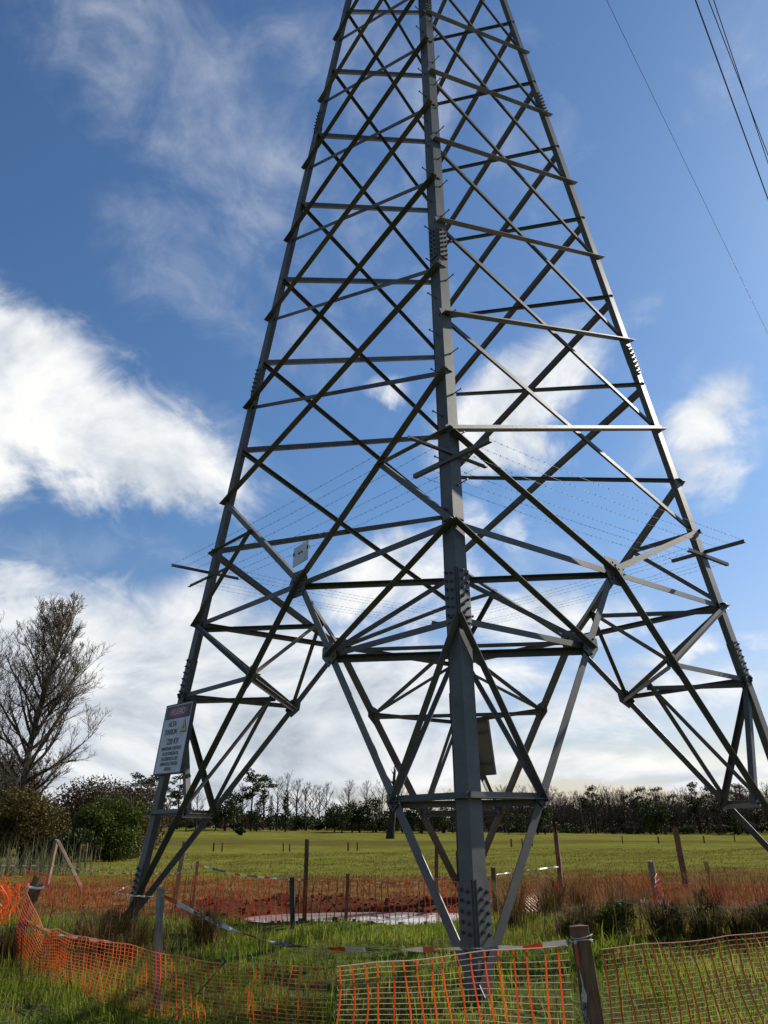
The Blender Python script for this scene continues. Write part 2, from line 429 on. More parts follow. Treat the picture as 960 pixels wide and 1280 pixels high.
def angle_bar(A, B, n, w, t, off, turn, name, mat=None, parent=None, flip=1, cut=0.0):
    """steel angle from A to B: one flange flat on the plane of normal n (offset off along n), the other turned along n*turn"""
    A, B = Vector(A), Vector(B); a = (B - A).normalized()
    A, B = A - a * 0.05 + a * cut, B + a * 0.05 - a * cut
    n = (n - a * n.dot(a)).normalized(); e1 = n.cross(a).normalized()
    if e1.z < 0 and abs(a.z) < 0.995: e1 = -e1
    if turn < 0 and flip == 1: e1 = -e1          # bars turned inwards carry their flange on the upper edge
    prof = [(0, 0), (w, 0), (w, t), (t, t), (t, w), (0, w)]
    prof = [(p - w * 0.45, q * turn) for p, q in prof]
    mb = MB(); mb.prism(prof, A + n * off, B + n * off, e1, n)
    return mb.build(name, mat or M['steel'], parent or tower)


def bolts_on(mb, C, n, up, rows, cols, dy, dx, r=0.016, h=0.022):
    """hexagon bolt heads in rows along up"""
    C = Vector(C); n = n.normalized(); up = (up - n * up.dot(n)).normalized(); sd = n.cross(up)
    for i in range(rows):
        for j in range(cols):
            stg = (0.25 * dy if cols > 1 and j % 2 else 0)
            p = C + up * ((i - (rows - 1) / 2) * dy + stg) + sd * ((j - (cols - 1) / 2) * dx)
            mb.rod(p, p + n * h, r, 6); mb.rod(p + n * h, p + n * (h + 0.018), r * 0.5, 5)


NB = {'N': 'LR', 'L': 'NF', 'R': 'NF', 'F': 'LR'}
LW, LT = 0.205, 0.02
legs = {}
for k in 'NLRF':
    mb = MB(); A, B = leg(k, ZF), leg(k, ZT); a = (B - A).normalized()
    d1 = leg(NB[k][0], 0) - leg(k, 0); d2 = leg(NB[k][1], 0) - leg(k, 0)
    e1 = (d1 - a * d1.dot(a)).normalized(); e2 = (d2 - a * d2.dot(a)).normalized()
    for z0, z1, w in ((ZF, 4.3, 0.196), (4.3, 10.6, 0.194), (10.6, 18.0, 0.200), (18.0, ZT, 0.185)):
        mb.prism([(0, 0), (w, 0), (w, LT), (LT, LT), (LT, w), (0, w)], leg(k, z0), leg(k, z1), e1, e2)
    lo = legs[k] = mb.build('leg', M['steel'], tower)
    for zc, hl, w in ((0.82, 0.30, 0.19), (4.28, 0.36, 0.18), (10.58, 0.33, 0.165), (18.0, 0.33, 0.15)):
        for ea, eb in ((e1, e2), (e2, e1)):
            nrm_ = -eb
            mb = MB(); c = leg(k, zc) + ea * (w * 0.5 + 0.022) + nrm_ * 0.009
            mb.box(c, ea * w * 0.5, nrm_ * 0.009, a * hl)
            sp_ = mb.build('splice_plate', M['steel'], lo)
            bm_ = MB(); bolts_on(bm_, c + nrm_ * 0.009, nrm_, a, 6 if zc > 2 else 5, 2, hl * 2 / 6.2, 0.085, r=0.019, h=0.026)
            tag(bm_.build('bolt_heads', M['bolt'], lo), kind='stuff')
            mb = MB(); mb.box(leg(k, zc) + ea * (w * 0.5 + 0.03) + eb * (LT + 0.011), ea * w * 0.42, eb * 0.009, a * hl)
            mb.build('splice_plate', M['steel'], lo)
    if k == 'N':
        z = 5.5; i = 0
        while z < ZT - 0.3:
            ea, eb = ((e1, e2), (e2, e1))[i % 2]; nrm_ = -eb
            p = leg(k, z) + ea * (0.12 if i % 2 else 0.11)
            mb = MB(); mb.rod(p - nrm_ * 0.03, p + nrm_ * 0.17, 0.009, 6); mb.rod(p + nrm_ * 0.17, p + nrm_ * 0.185, 0.017, 6); mb.rod(p, p + nrm_ * 0.02, 0.017, 6)
            mb.build('step_bolt', M['bolt'], lo); z += 0.385; i += 1

MID = {}
FACES = (('N', 'L', B_LV), ('N', 'R', A_LV), ('F', 'L', A_LV), ('F', 'R', B_LV))
OUT, INN = 0.004, -0.046
for a_, b_, LV in FACES:
    n = face_normal(a_, b_); f = a_ + b_
    Mm = MID[f] = (leg(a_, ZM) + leg(b_, ZM)) / 2
    hi, lo_ = (a_, b_) if a_ == 'N' else (b_, a_)       # nearer/farther leg of the pair
    for j in range(len(LV) - 1):
        w = 0.098 - 0.0035 * j
        steep = (leg(hi, LV[j + 1]), leg(lo_, LV[j])); rising = (leg(lo_, LV[j + 1]), leg(hi, LV[j]))
        outer, inner = (steep, rising) if LV is B_LV else (rising, steep)
        far_side = 0.0 if a_ == 'N' else 0.13
        angle_bar(*outer, n, w + 0.014, 0.010, OUT, 1, 'diagonal_brace', cut=far_side)
        angle_bar(*inner, n, w - 0.016, 0.010, INN, -1, 'diagonal_brace', cut=0.04)
    if LV[-1] < ZT:
        angle_bar(leg(a_, ZT - 0.3), leg(b_, ZT - 0.3), n, 0.09, 0.01, OUT, 1, 'horizontal_brace')
    angle_bar(leg(hi, LV[0]), Mm, n, 0.108, 0.011, OUT, 1, 'diagonal_brace')
    angle_bar(leg(lo_, LV[0]), Mm, n, 0.098, 0.010, OUT + 0.012, -1, 'diagonal_brace', cut=0.05)
    for k in (a_, b_):
        angle_bar(leg(k, ZM), Mm, n, 0.098, 0.010, INN, -1, 'horizontal_brace')
    if LV is B_LV:
        for k in (a_, b_):
            q = leg(k, LV[0]).lerp(Mm, 0.42)
            angle_bar(q, leg(k, A_LV[0]), n, 0.075, 0.008, OUT + 0.012, 1, 'redundant_brace')
            angle_bar(q, leg(k, ZM), n, 0.085, 0.009, OUT + 0.022, 1 if k in 'LR' else -1, 'redundant_brace')
    # gusset at the middle of the face
    ux = (leg(b_, ZM) - leg(a_, ZM)).normalized(); uy = n.cross(ux); uy = uy if uy.z > 0 else -uy
    mb = MB(); mb.prism([(-0.25, 0.03), (-0.16, 0.20), (0.16, 0.20), (0.25, 0.03), (0.17, -0.26), (-0.17, -0.26)], Mm + n * 0.020, Mm + n * 0.031, ux, uy)
    gp = mb.build('gusset_plate', M['steel'], tower)
    bm_ = MB()
    for bx_, by_ in ((-0.13, 0.03), (-0.07, 0.09), (0.13, 0.03), (0.07, 0.09), (-0.08, -0.10), (0.08, -0.10), (-0.10, -0.17), (0.10, -0.17), (-0.02, 0.0), (0.02, -0.06), (0.0, 0.12)):
        p = Mm + ux * bx_ + uy * by_ + n * 0.031; bm_.rod(p, p + n * 0.028, 0.018, 6)
    tag(bm_.build('bolt_heads', M['bolt'], gp), kind='stuff')
    # struts from the middle of the face to both feet, with the knee points P and Q
    for k in (a_, b_):
        foot = leg(k, 0.12)
        angle_bar(foot, Mm, n, 0.112, 0.011, OUT + (0.011 if k == 'N' else 0), -1 if k == 'N' else 1, 'strut', flip=0)

PN, QN = {}, {}
for a_, b_, LV in FACES:
    for k in (a_, b_):
        n = face_normal(a_, b_); Mm = MID[a_ + b_]; foot = leg(k, 0.12); other = b_ if k == a_ else a_
        P_ = foot.lerp(Mm, (ZP - 0.12) / (ZM - 0.12)); Q_ = foot.lerp(Mm, (ZQ - 0.12) / (ZM - 0.12))
        PN[k + other] = P_; QN[k + other] = Q_
        angle_bar(leg(k, ZM), P_, n, 0.10 if k == 'N' else 0.072, 0.010, OUT + 0.012, 1, 'redundant_brace')
        angle_bar(leg(k, ZP), P_, n, 0.085, 0.009, INN, -1, 'horizontal_brace')
        angle_bar(leg(k, ZP), Q_, n, 0.095, 0.010, OUT + 0.012 if k == 'N' else INN, 1 if k == 'N' else -1, 'redundant_brace')
        angle_bar(leg(k, ZQ), Q_, n, 0.075, 0.008, OUT + 0.012, 1, 'horizontal_brace')
        for C, s_ in ((P_, 1.15), (Q_, 0.7)):
            ax = (Mm - foot).normalized(); ux = n.cross(ax)
            mb = MB(); mb.prism([(-0.09 * s_, -0.17 * s_), (0.09 * s_, -0.17 * s_), (0.13 * s_, 0.04 * s_), (0.06 * s_, 0.15 * s_), (-0.06 * s_, 0.15 * s_), (-0.13 * s_, 0.04 * s_)], C + n * 0.029, C + n * 0.039, ux, ax)
            gp = mb.build('gusset_plate', M['steel'], tower)
            bm_ = MB()
            for bx_, by_ in ((-0.05, -0.12), (0.05, -0.12), (-0.07, 0.02), (0.07, 0.02), (0, 0.09), (0, -0.05)):
                p = C + ux * bx_ * s_ + ax * by_ * s_ + n * 0.039; bm_.rod(p, p + n * 0.024, 0.016, 6)
            tag(bm_.build('bolt_heads', M['bolt'], gp), kind='stuff')
UP = Vector((0, 0, 1))
ring_ = (('NL', 'NR', 'N'), ('NR', 'FR', 'R'), ('FR', 'FL', 'F'), ('FL', 'NL', 'L'))
for m1, m2, k in ring_:
    A, B = MID[m1], MID[m2]
    angle_bar(A, B, UP, 0.085, 0.010, -0.03, -1, 'plan_brace', cut=0.08)
    c = (A + B) / 2
    angle_bar(leg(k, ZM), c, UP, 0.08, 0.009, -0.075, -1, 'plan_brace', cut=0.06)
    p1, p2 = PN[k + NB[k][0]], PN[k + NB[k][1]]; q1, q2 = QN[k + NB[k][0]], QN[k + NB[k][1]]
    angle_bar(p1, p2, UP, 0.10 if k == 'N' else 0.072, 0.010, -0.03, -1, 'plan_brace', cut=0.05)
    angle_bar(q1, q2, UP, 0.075, 0.008, -0.02, -1, 'plan_brace', cut=0.04)
    hn = (leg(k, 0) - TC).normalized()
    angle_bar(c, p1, hn, 0.075, 0.008, 0.0, 1, 'hip_brace', cut=0.06); angle_bar(c, p2, hn, 0.075, 0.008, 0.012, 1, 'hip_brace', cut=0.06)
    pc = (p1 + p2) / 2
    angle_bar(leg(k, ZP), pc, UP, 0.075, 0.008, -0.075, -1, 'plan_brace', cut=0.06)
    angle_bar(pc, q1, hn, 0.07, 0.008, 0.0, 1, 'hip_brace', cut=0.05); angle_bar(pc, q2, hn, 0.07, 0.008, 0.012, 1, 'hip_brace', cut=0.05)

# anti-climb brackets: a horizontal cross of two angles on each leg
ZB = 6.26
BAR = {}
for k in 'NLRF':
    P0 = leg(k, ZB); hn = Vector((P0.x - TC.x, P0.y - TC.y, 0)).normalized()
    for i, other in enumerate(NB[k]):
        dd = leg(other, ZB) - P0; dd.z = 0; dd.normalize()
        c = P0 + hn * 0.02 + UP * (0.055 * (1 if i else -1)); A, B = c - dd * 0.74, c + dd * 0.72
        br = MB(); br.prism([(-0.03, 0), (0.03, 0), (0.03, 0.007), (-0.023, 0.007), (-0.023, 0.06), (-0.03, 0.06)], A, B, dd.cross(UP), UP)
        br.build('anti_climb_bracket', M['steel'], tower)
        BAR[k + other] = (c, dd)


def barbed(A, B, sag, seed):
    r_ = random.Random(seed); A, B = Vector(A), Vector(B); n = 30; pts = []
    for i in range(n + 1):
        t = i / n; p = A.lerp(B, t); p.z -= sag * 4 * t * (1 - t); pts.append(p)
    mb = MB(); mb.tube(pts, 0.0018, 4)
    ln = (B - A).length; m = int(ln / 0.125)
    for i in range(1, m):
        t = i / m; p = A.lerp(B, t); p.z -= sag * 4 * t * (1 - t)
        for q in range(2):
            dv = Vector((r_.uniform(-1, 1), r_.uniform(-1, 1), r_.uniform(-1, 1))).normalized() * 0.016
            mb.rod(p - dv, p + dv, 0.0022, 3)
    return mb


for a_, b_, LV in FACES:
    # strands of a face hang on the bars that stand square to it
    ba = BAR[a_ + [q for q in NB[a_] if q != b_][0]]; bb = BAR[b_ + [q for q in NB[b_] if q != a_][0]]
    for i, s_ in enumerate((-0.70, -0.46, -0.22, 0.22, 0.46, 0.70)):
        A = ba[0] + ba[1] * s_ + UP * 0.062; B = bb[0] + bb[1] * s_ + UP * 0.062
        o = barbed(A, B, 0.04 + 0.015 * (i % 3), i + ord(a_) * 7 + ord(b_)).build('barbed_wire', M['wire'], loc=tuple(A))
        tag(o, 'thin barbed wire strand strung between the crossed anti-climb brackets of the pylon', 'barbed wire', 'barbed wire strands round the pylon')


# ------------------------------------------------------------------ signs
M['sign_white'] = material('white_sign_enamel', (0.50, 0.52, 0.54), 0.45, fn=lambda gg, b: gg.put(b.inputs['Base Color'], gg.mix(gg.step(gg.noise(gg.node('ShaderNodeTexCoord').outputs['Object'], 3.5, 5), 0.35, 0.75), (0.58, 0.60, 0.62), (0.42, 0.44, 0.46))))
M['sign_black'] = material('black_paint', (0.02, 0.02, 0.022), 0.45)
M['sign_red'] = material('red_paint', (0.28, 0.025, 0.025), 0.45)
M['sign_yellow'] = material('yellow_paint', (0.62, 0.48, 0.05), 0.45)
M['sign_back'] = material('bare_sheet_steel', (0.17, 0.155, 0.10), 0.6, 0.2)
M['sign_frame'] = material('dark_frame_steel', (0.05, 0.05, 0.052), 0.55, 0.3)


def flat_text(body, size, mat, parent, O, ux, uy, n, cx_, cy_, sx=1.0):
    cu = bpy.data.curves.new('lettering', 'FONT'); cu.body = body; cu.size = size; cu.align_x = 'CENTER'; cu.align_y = 'CENTER'; cu.extrude = 0.0012
    cu.offset = 0.0
    t = bpy.data.objects.new('tmp', cu); col.objects.link(t); dg = bpy.context.evaluated_depsgraph_get(); dg.update()
    me = bpy.data.meshes.new_from_object(t.evaluated_get(dg)); bpy.data.objects.remove(t); bpy.data.curves.remove(cu)
    me.name = 'lettering'; off = LOC[parent.name]
    for vtx in me.vertices:
        p = O + ux * (cx_ + vtx.co.x * sx) + uy * (cy_ + vtx.co.y) + n * (0.006 + vtx.co.z); vtx.co = p - off
    me.materials.clear()
    return obj('lettering', me, mat, parent)


def sign(name, label, corner_tl, ux, uy, n, w, h, printed=True):
    O = Vector(corner_tl) + ux * w / 2 - uy * h / 2          # centre of the printed face
    t = thing(name, label, 'sign', tuple(O - uy * h / 2))
    MB().box(O - n * 0.008, ux * (w / 2 - 0.02), n * 0.007, uy * (h / 2 - 0.02)).build('panel', M['sign_white'] if printed else M['sign_back'], t)
    fr = MB()
    for s_ in (-1, 1):
        fr.box(O + ux * s_ * (w / 2 - 0.01) - n * 0.03, ux * 0.0105, n * 0.034, uy * (h / 2))
        fr.box(O + uy * s_ * (h / 2 - 0.01) - n * 0.03, ux * (w / 2 - 0.0215), n * 0.034, uy * 0.0105)
    fr.build('frame', M['sign_frame'], t)
    bk = MB()
    for s_ in (-0.28, 0.28): bk.box(O + uy * h * s_ - n * 0.05, ux * (w / 2 - 0.03), n * 0.014, uy * 0.025)
    bk.build('mounting_rail', M['steel'], t)
    MB().box(O + uy * (h / 2 - 0.155) + n * 0.0012, ux * (w / 2 - 0.05), n * 0.0020, uy * 0.115).build('header_panel', M['sign_black'], t)
    el_ = [(0.36 * w * math.cos(q), 0.098 * math.sin(q)) for q in [2 * math.pi * i / 32 for i in range(32)]]
    mb = MB(); c = O + uy * (h / 2 - 0.155); mb.prism(el_, c + n * 0.0034, c + n * 0.0045, ux, uy); mb.build('red_oval', M['sign_red'], t)
    flat_text('PELIGRO', 0.15, M['sign_white'], t, O, ux, uy, n, 0, h / 2 - 0.155, 0.92)
    top = h / 2
    flat_text('ALTA', 0.135, M['sign_black'], t, O, ux, uy, n, -0.13, top - 0.37, 0.95)
    flat_text('TENSION', 0.135, M['sign_black'], t, O, ux, uy, n, -0.15, top - 0.51, 0.88)
    flat_text('220 KV', 0.15, M['sign_black'], t, O, ux, uy, n, 0, top - 0.68, 1.0)
    for i, s_ in enumerate(('MANTENER 5 METROS', 'DE DISTANCIA DE', 'SEGURIDAD A LAS', 'LINEAS ELECTRICAS', 'AEREAS')):
        flat_text(s_, 0.088, M['sign_black'], t, O, ux, uy, n, 0, top - 0.80 - i * 0.088, 0.86)
    c = O + ux * 0.34 + uy * (top - 0.46)
    tri = lambda r: [(r * math.cos(q), r * math.sin(q)) for q in (math.pi / 2, math.pi * 7 / 6, math.pi * 11 / 6)]
    MB().prism(tri(0.155), c + n * 0.0005, c + n * 0.003, ux, uy).build('triangle_border', M['sign_black'], t)
    wtri = MB().prism(tri(0.118), c + n * 0.0032, c + n * 0.0045, ux, uy).build('warning_triangle', M['sign_yellow'], t)
    MB().prism([(0.012, 0.075), (-0.03, -0.005), (-0.004, -0.005), (-0.014, -0.05), (0.03, 0.018), (0.004, 0.018)], c + n * 0.0047, c + n * 0.006, ux, uy).build('lightning_bolt', M['sign_black'], wtri)
    return t


nNL = face_normal('N', 'L'); uNL = (leg('N', 3) - leg('L', 3)).normalized()
upNL = (leg('L', 4) - leg('L', 2)).normalized()
upS = (nNL.cross(uNL)); upS = upS if upS.z > 0 else -upS
ang = 0.0
uyS = (upS + uNL * 0.02).normalized(); uxS = uyS.cross(nNL); uxS = uxS if uxS.dot(uNL) > 0 else -uxS
sign('danger_sign', 'white PELIGRO high voltage notice in dark frame fixed to a pylon leg', Vector((-4.08, 14.889, 3.775)) + nNL * 0.02, uxS, uyS, nNL, 1.06, 1.235)
nFR = face_normal('F', 'R'); uFR = (leg('R', 3) - leg('F', 3)).normalized(); upF = nFR.cross(uFR); upF = upF if upF.z > 0 else -upF
tlF = leg('F', 3.92) - uFR * 0.10 + nFR * 0.10
sign('danger_sign', 'olive brown back of a second notice hanging on the far pylon leg', tlF + uFR * 1.06, -uFR, upF, nFR, 1.06, 1.235, printed=False)

pl = thing('number_plate', 'small pale square metal plate with bolts clipped onto the bracing', 'plate', (-1.31, 12.02, 5.53))
cpl = Vector((-1.31, 12.0, 5.72)); ut = (uNL * 0.985 + upS * 0.10).normalized(); vt = nNL.cross(ut); vt = vt if vt.z > 0 else -vt
MB().box(cpl + nNL * 0.05, ut * 0.21, nNL * 0.005, vt * 0.175).build('plate_sheet', M['sign_white'], pl)
for dx_ in (-0.035, 0.035):
    MB().rod(cpl + nNL * 0.054 + ut * dx_ + vt * 0.02, cpl + nNL * 0.075 + ut * dx_ + vt * 0.02, 0.017, 6).build('bolt', M['bolt'], pl)
for dx_ in (-0.19, 0.19):
    MB().box(cpl + nNL * 0.045 + ut * dx_ + vt * 0.05, ut * 0.016, nNL * 0.02, vt * 0.03).build('clip', M['sign_frame'], pl)

# ------------------------------------------------------------------ conductors overhead
def cable(name, label, P1, P2, r, group=None):
    P1, P2 = Vector(P1), Vector(P2); dv = P2 - P1
    pts = []
    for i in range(61):
        t = -1.2 + i * (9.5 / 60); p = P1 + dv * t; p.z = P1.z - 0.10 * (t + 1.2) * 1.6 + 0.045 * (t + 1.2) ** 2 * 0.3
        pts.append(p)
    mb = MB(); mb.tube(pts, r, 6); o = mb.build(name, M['wire'], loc=tuple(pts[0]))
    return tag(o, label, 'power line', group)


cable('power_cable', 'thick black overhead conductor, the outer one of the three close cables', (11.1, 18.7, 28), (17.75, 28.0, 28.1), 0.026)
cable('power_cable', 'dark overhead conductor of the close-set pair beside the thick cable', (11.55, 18.7, 28), (16.65, 25.5, 28.1), 0.017, 'twin overhead conductors')
cable('power_cable', 'dark overhead conductor of the close-set pair beside the thick cable', (11.72, 18.7, 28), (16.95, 26.1, 28.1), 0.017, 'twin overhead conductors')
cable('power_cable', 'single thin pale wire crossing the open sky between pylon and thick cables', (8.0, 18.6, 28), (22.5, 38.6, 28.1), 0.009)

# ------------------------------------------------------------------ posts and stakes
def post(name, label, cat, base, top, w, dpt, mat, group=None, round_=False, chip=0.02):
    """weathered post: several slightly twisted sections, chamfered top"""
    B = Vector((base[0], base[1], hz(base[0], base[1]) - 0.12)); T = Vector((top[0], top[1], top[2]))
    a = (T - B).normalized(); e1 = Vector((1, 0, 0)); e1 = (e1 - a * e1.dot(a)).normalized(); e2 = a.cross(e1)
    r_ = random.Random(int(abs(base[0] * 977 + base[1] * 131))); rot = r_.uniform(-0.5, 0.5)
    e1, e2 = e1 * math.cos(rot) + e2 * math.sin(rot), e2 * math.cos(rot) - e1 * math.sin(rot)
    n = 10 if round_ else 8; secs = 7; mb = MB()
    for i in range(secs):
        t = i / (secs - 1); p = B.lerp(T, t) + e1 * r_.uniform(-1, 1) * w * 0.03 + e2 * r_.uniform(-1, 1) * dpt * 0.03
        for k in range(n):
            if round_:
                q = 2 * math.pi * k / n; x_, y_ = math.cos(q) * w / 2, math.sin(q) * dpt / 2
            else:
                c_ = 0.12; pr = [(-1, -1 + c_), (-1 + c_, -1), (1 - c_, -1), (1, -1 + c_), (1, 1 - c_), (1 - c_, 1), (-1 + c_, 1), (-1, 1 - c_)][k]
                x_, y_ = pr[0] * w / 2, pr[1] * dpt / 2
            jit = 1 + r_.uniform(-1, 1) * 0.05
            mb.v.append(tuple(p + e1 * x_ * jit + e2 * y_ * jit + a * (r_.uniform(-1, 1) * chip if i == secs - 1 else 0)))
    for i in range(secs - 1):
        for k in range(n):
            mb.f.append((i * n + k, i * n + (k + 1) % n, (i + 1) * n + (k + 1) % n, (i + 1) * n + k))
    mb.f.append(tuple(range(n - 1, -1, -1))); mb.f.append(tuple((secs - 1) * n + k for k in range(n)))
    o = mb.build(name, mat, loc=(B.x, B.y, B.z))
    return tag(o, label, cat, group)


post('fence_post', 'stout square brown post joining the two nearest orange net spans', 'post', (1.52, 6.82), (1.455, 6.85, 0.89), 0.112, 0.112, M['wood_dark'], chip=0.006)
post('stake', 'slim grey stake holding the striped tape, in front of the sign leg', 'stake', (-2.28, 8.86), (-2.34, 8.84, 1.08), 0.075, 0.06, M['wood_grey'])
post('fence_post', 'leaning dark post with white tie at the end of the orange net', 'post', (-5.23, 12.2), (-4.98, 12.25, 1.04), 0.12, 0.11, M['wood_dark'])
post('fence_post', 'tan braced post standing before the hedge with a slanting strut', 'post', (-11.24, 28.32), (-11.1, 28.32, 1.40), 0.11, 0.11, M['wood_tan'])
post('brace_pole', 'slanting tan pole propped against the braced post by the hedge', 'pole', (-9.6, 27.2), (-11.0, 28.22, 1.34), 0.10, 0.08, M['wood_tan'])
post('stake', 'short blackened stake in the green grass before the muddy pit', 'stake', (-1.67, 15.1), (-1.71, 15.09, 0.84), 0.085, 0.085, M['wood_black'])
post('fence_post', 'tall slim brown post rising out of the muddy pit edge', 'post', (-1.66, 16.84), (-1.63, 16.84, 1.42), 0.08, 0.08, M['wood_dark'])
post('fence_post', 'tall slim brown post seen between the tower leg and its left strut', 'post', (1.15, 21.93), (1.22, 21.92, 1.37), 0.095, 0.095, M['wood_dark'])
post('fence_post', 'tall dark post in the pasture right of the step bolt leg', 'post', (4.83, 24.51), (4.80, 24.5, 1.38), 0.12, 0.12, M['wood_dark'])
post('fence_post', 'tall dark post with reddish foot beside the sagging red net', 'post', (7.89, 23.18), (7.80, 23.14, 1.46), 0.12, 0.12, M['wood_dark'])
post('stake', 'round weathered stub post beside the step bolt leg strut', 'stake', (2.0, 16.7), (2.0, 16.7, 0.87), 0.11, 0.11, M['wood_dark'], round_=True)
post('stake', 'round grey stub post among the tall dry grass', 'stake', (5.88, 19.23), (5.82, 19.22, 0.83), 0.14, 0.14, M['wood_grey'], round_=True)
post('stake', 'short reddish stake leaning among dry stalks near the tall dark post', 'stake', (7.75, 20.6), (7.55, 20.61, 0.73), 0.085, 0.07, M['wood_tan'])
post('stake', 'thin stake standing in the pale muddy water', 'stake', (-0.88, 16.86), (-0.82, 16.87, 0.79), 0.055, 0.05, M['wood_dark'])
post('stake', 'thin tan stake with orange tie behind the sign leg', 'stake', (-4.3, 18.98), (-4.25, 18.98, 0.98), 0.06, 0.05, M['wood_tan'])
post('fence_post', 'tall tan post rising between the struts of the sign leg', 'post', (-5.41, 21.79), (-5.25, 21.81, 1.37), 0.10, 0.09, M['wood_tan'])
for i in range(7):      # the old fence along the hedge
    t = i / 6; x, y = -13.6 - 6.5 * t, 37.5 + 23 * t
    post('hedge_post', 'thin grey fence post in the row along the hedge', 'post', (x, y), (x, y, hz(x, y) + 1.15), 0.07, 0.07, M['wood_dark'], 'fence posts along the hedge')
for (x, y) in ((-13.2, 64), (-12.6, 64.2), (-8.2, 66), (-7.7, 66), (-3.2, 66), (-2.5, 66.2), (10.0, 70), (10.9, 70), (11.7, 70), (20.5, 75), (24.6, 78), (29.5, 80), (34, 84)):
    post('field_post', 'tiny weathered post standing out in the open pasture', 'post', (x, y), (x, y, hz(x, y) + 0.62), 0.11, 0.11, M['wood_dark'], 'posts out in the pasture')

# ------------------------------------------------------------------ orange safety nets
def interp(tab, s):
    xs = [a for a, _ in tab]; ys = [b for _, b in tab]; return float(np.interp(s, xs, ys))


def net(name, label, path, top, bot, mat, cord, vstep=0.125, hstep=0.046, vw=0.013, hr=0.0026, seed=1, wob=0.02, lean=0.0, group=None, skip=None, slant=0.0):
    """path: ground points; top and bot: (arc length fraction, height) tables"""
    r_ = random.Random(seed); P = [Vector((*p, 0)) for p in path]
    L_ = [0.0]
    for i in range(len(P) - 1): L_.append(L_[-1] + (P[i + 1] - P[i]).length)
    T_ = L_[-1]
    px_ = np.array([q.x for q in P]); py_ = np.array([q.y for q in P])

    def pt(s, h):
        s2 = min(max(s, 0), T_); x = float(np.interp(s2, L_, px_)); y = float(np.interp(s2, L_, py_)); f = s2 / T_
        zt, zb = interp(top, f), interp(bot, f)
        dx = float(np.interp(min(s2 + 0.1, T_), L_, px_)) - float(np.interp(max(s2 - 0.1, 0), L_, px_)); dy = float(np.interp(min(s2 + 0.1, T_), L_, py_)) - float(np.interp(max(s2 - 0.1, 0), L_, py_))
        nn = Vector((-dy, dx, 0)).normalized()
        o_ = wob * (math.sin(s * 2.1 + h * 2.2 + seed) + 0.6 * math.sin(s * 5.3 - h * 4 + seed * 2)) * (1.15 - h)
        z = zb + (zt - zb) * h - 0.012 * abs(math.sin(s * 3.3 + seed)) * h
        return Vector((x, y, z)) + nn * (o_ + lean * (1 - h)), nn
    root = thing(name, label, 'safety net', (P[0].x, P[0].y, 0), group)
    vm_, hm_ = MB(), MB(); nv_ = int(T_ / vstep); nseg = 12
    for i in range(nv_ + 1):
        s = i * vstep + r_.uniform(-0.008, 0.008)
        if skip and any(a < s / T_ < b for a, b in skip): continue
        base = len(vm_.v); ph = r_.uniform(0, 6)
        for j in range(nseg + 1):
            h = j / nseg; q, nn = pt(s + 0.012 * math.sin(h * 4 + ph) + 0.022 * math.sin(h * 2.6 + s * 1.7) + slant * (1 - h), h); td = Vector((nn.y, -nn.x, 0)); w = vw * (0.8 + 0.35 * math.sin(j * 2.1 + ph) ** 2)
            for sx_, sy_ in ((-1, -1), (1, -1), (1, 1), (-1, 1)): vm_.v.append(tuple(q + td * sx_ * w / 2 + nn * sy_ * 0.0015))
        for j in range(nseg):
            for k in range(4): vm_.f.append((base + j * 4 + k, base + j * 4 + (k + 1) % 4, base + j * 4 + 4 + (k + 1) % 4, base + j * 4 + 4 + k))
    H_ = np.mean([a for _, a in top]) - np.mean([a for _, a in bot]); rows = max(3, int(H_ / hstep)); ncol = max(8, int(T_ / 0.09))
    for j in range(rows + 1):
        h = j / rows
        runs = [(0.0, 1.0)]
        for a0, b0 in runs:
            pts = [pt(T_ * (a0 + (b0 - a0) * i / ncol), h)[0] for i in range(ncol + 1)]
            hm_.tube(pts, hr * (1.9 if j in (0, rows) else 1.0), 3)
    vm_.build('vertical_bands', mat, root); hm_.build('horizontal_cords', cord, root)
    return root


net('safety_net', 'orange plastic mesh net running from the leaning post to the grey stake and beyond', [(-5.1, 12.1), (-4.5, 11.25), (-3.64, 10.06), (-2.78, 9.19), (-2.21, 8.62), (-1.5, 8.16), (-0.55, 7.74)],
    [(0, 0.92), (0.13, 0.66), (0.2, 0.50), (0.30, 0.56), (0.42, 0.55), (0.62, 0.55), (0.8, 0.50), (1, 0.52)], [(0, 0.08), (0.2, -0.02), (0.4, 0.03), (0.6, 0.0), (1, -0.02)], M['net'], M['net_tan'], seed=3, wob=0.035, vstep=0.088, hstep=0.036, vw=0.010, hr=0.003)
net('safety_net', 'bright orange mesh net hanging in front of the step bolt leg', [(-0.47, 7.70), (0.21, 7.5), (0.72, 7.26), (1.37, 6.9)],
    [(0, 0.53), (0.33, 0.59), (0.6, 0.67), (1, 0.76)], [(0, -0.05), (1, -0.03)], M['net'], M['net_cord'], seed=5, wob=0.03, vstep=0.122, hstep=0.040, vw=0.0125)
net('safety_net', 'red mesh net with cords tinted pinkish for sun glints beyond the stout brown post', [(1.6, 6.84), (2.35, 7.23), (3.21, 7.62), (4.6, 8.5), (6.2, 9.6)],
    [(0, 0.74), (0.2, 0.73), (1, 0.80)], [(0, -0.03), (1, -0.02)], M['net_red'], M['net_pink'], seed=8, wob=0.05, slant=0.08, vstep=0.105, hstep=0.036, vw=0.012, hr=0.0023)  # red bands and pinkish cords carry this span's glinting light as colour
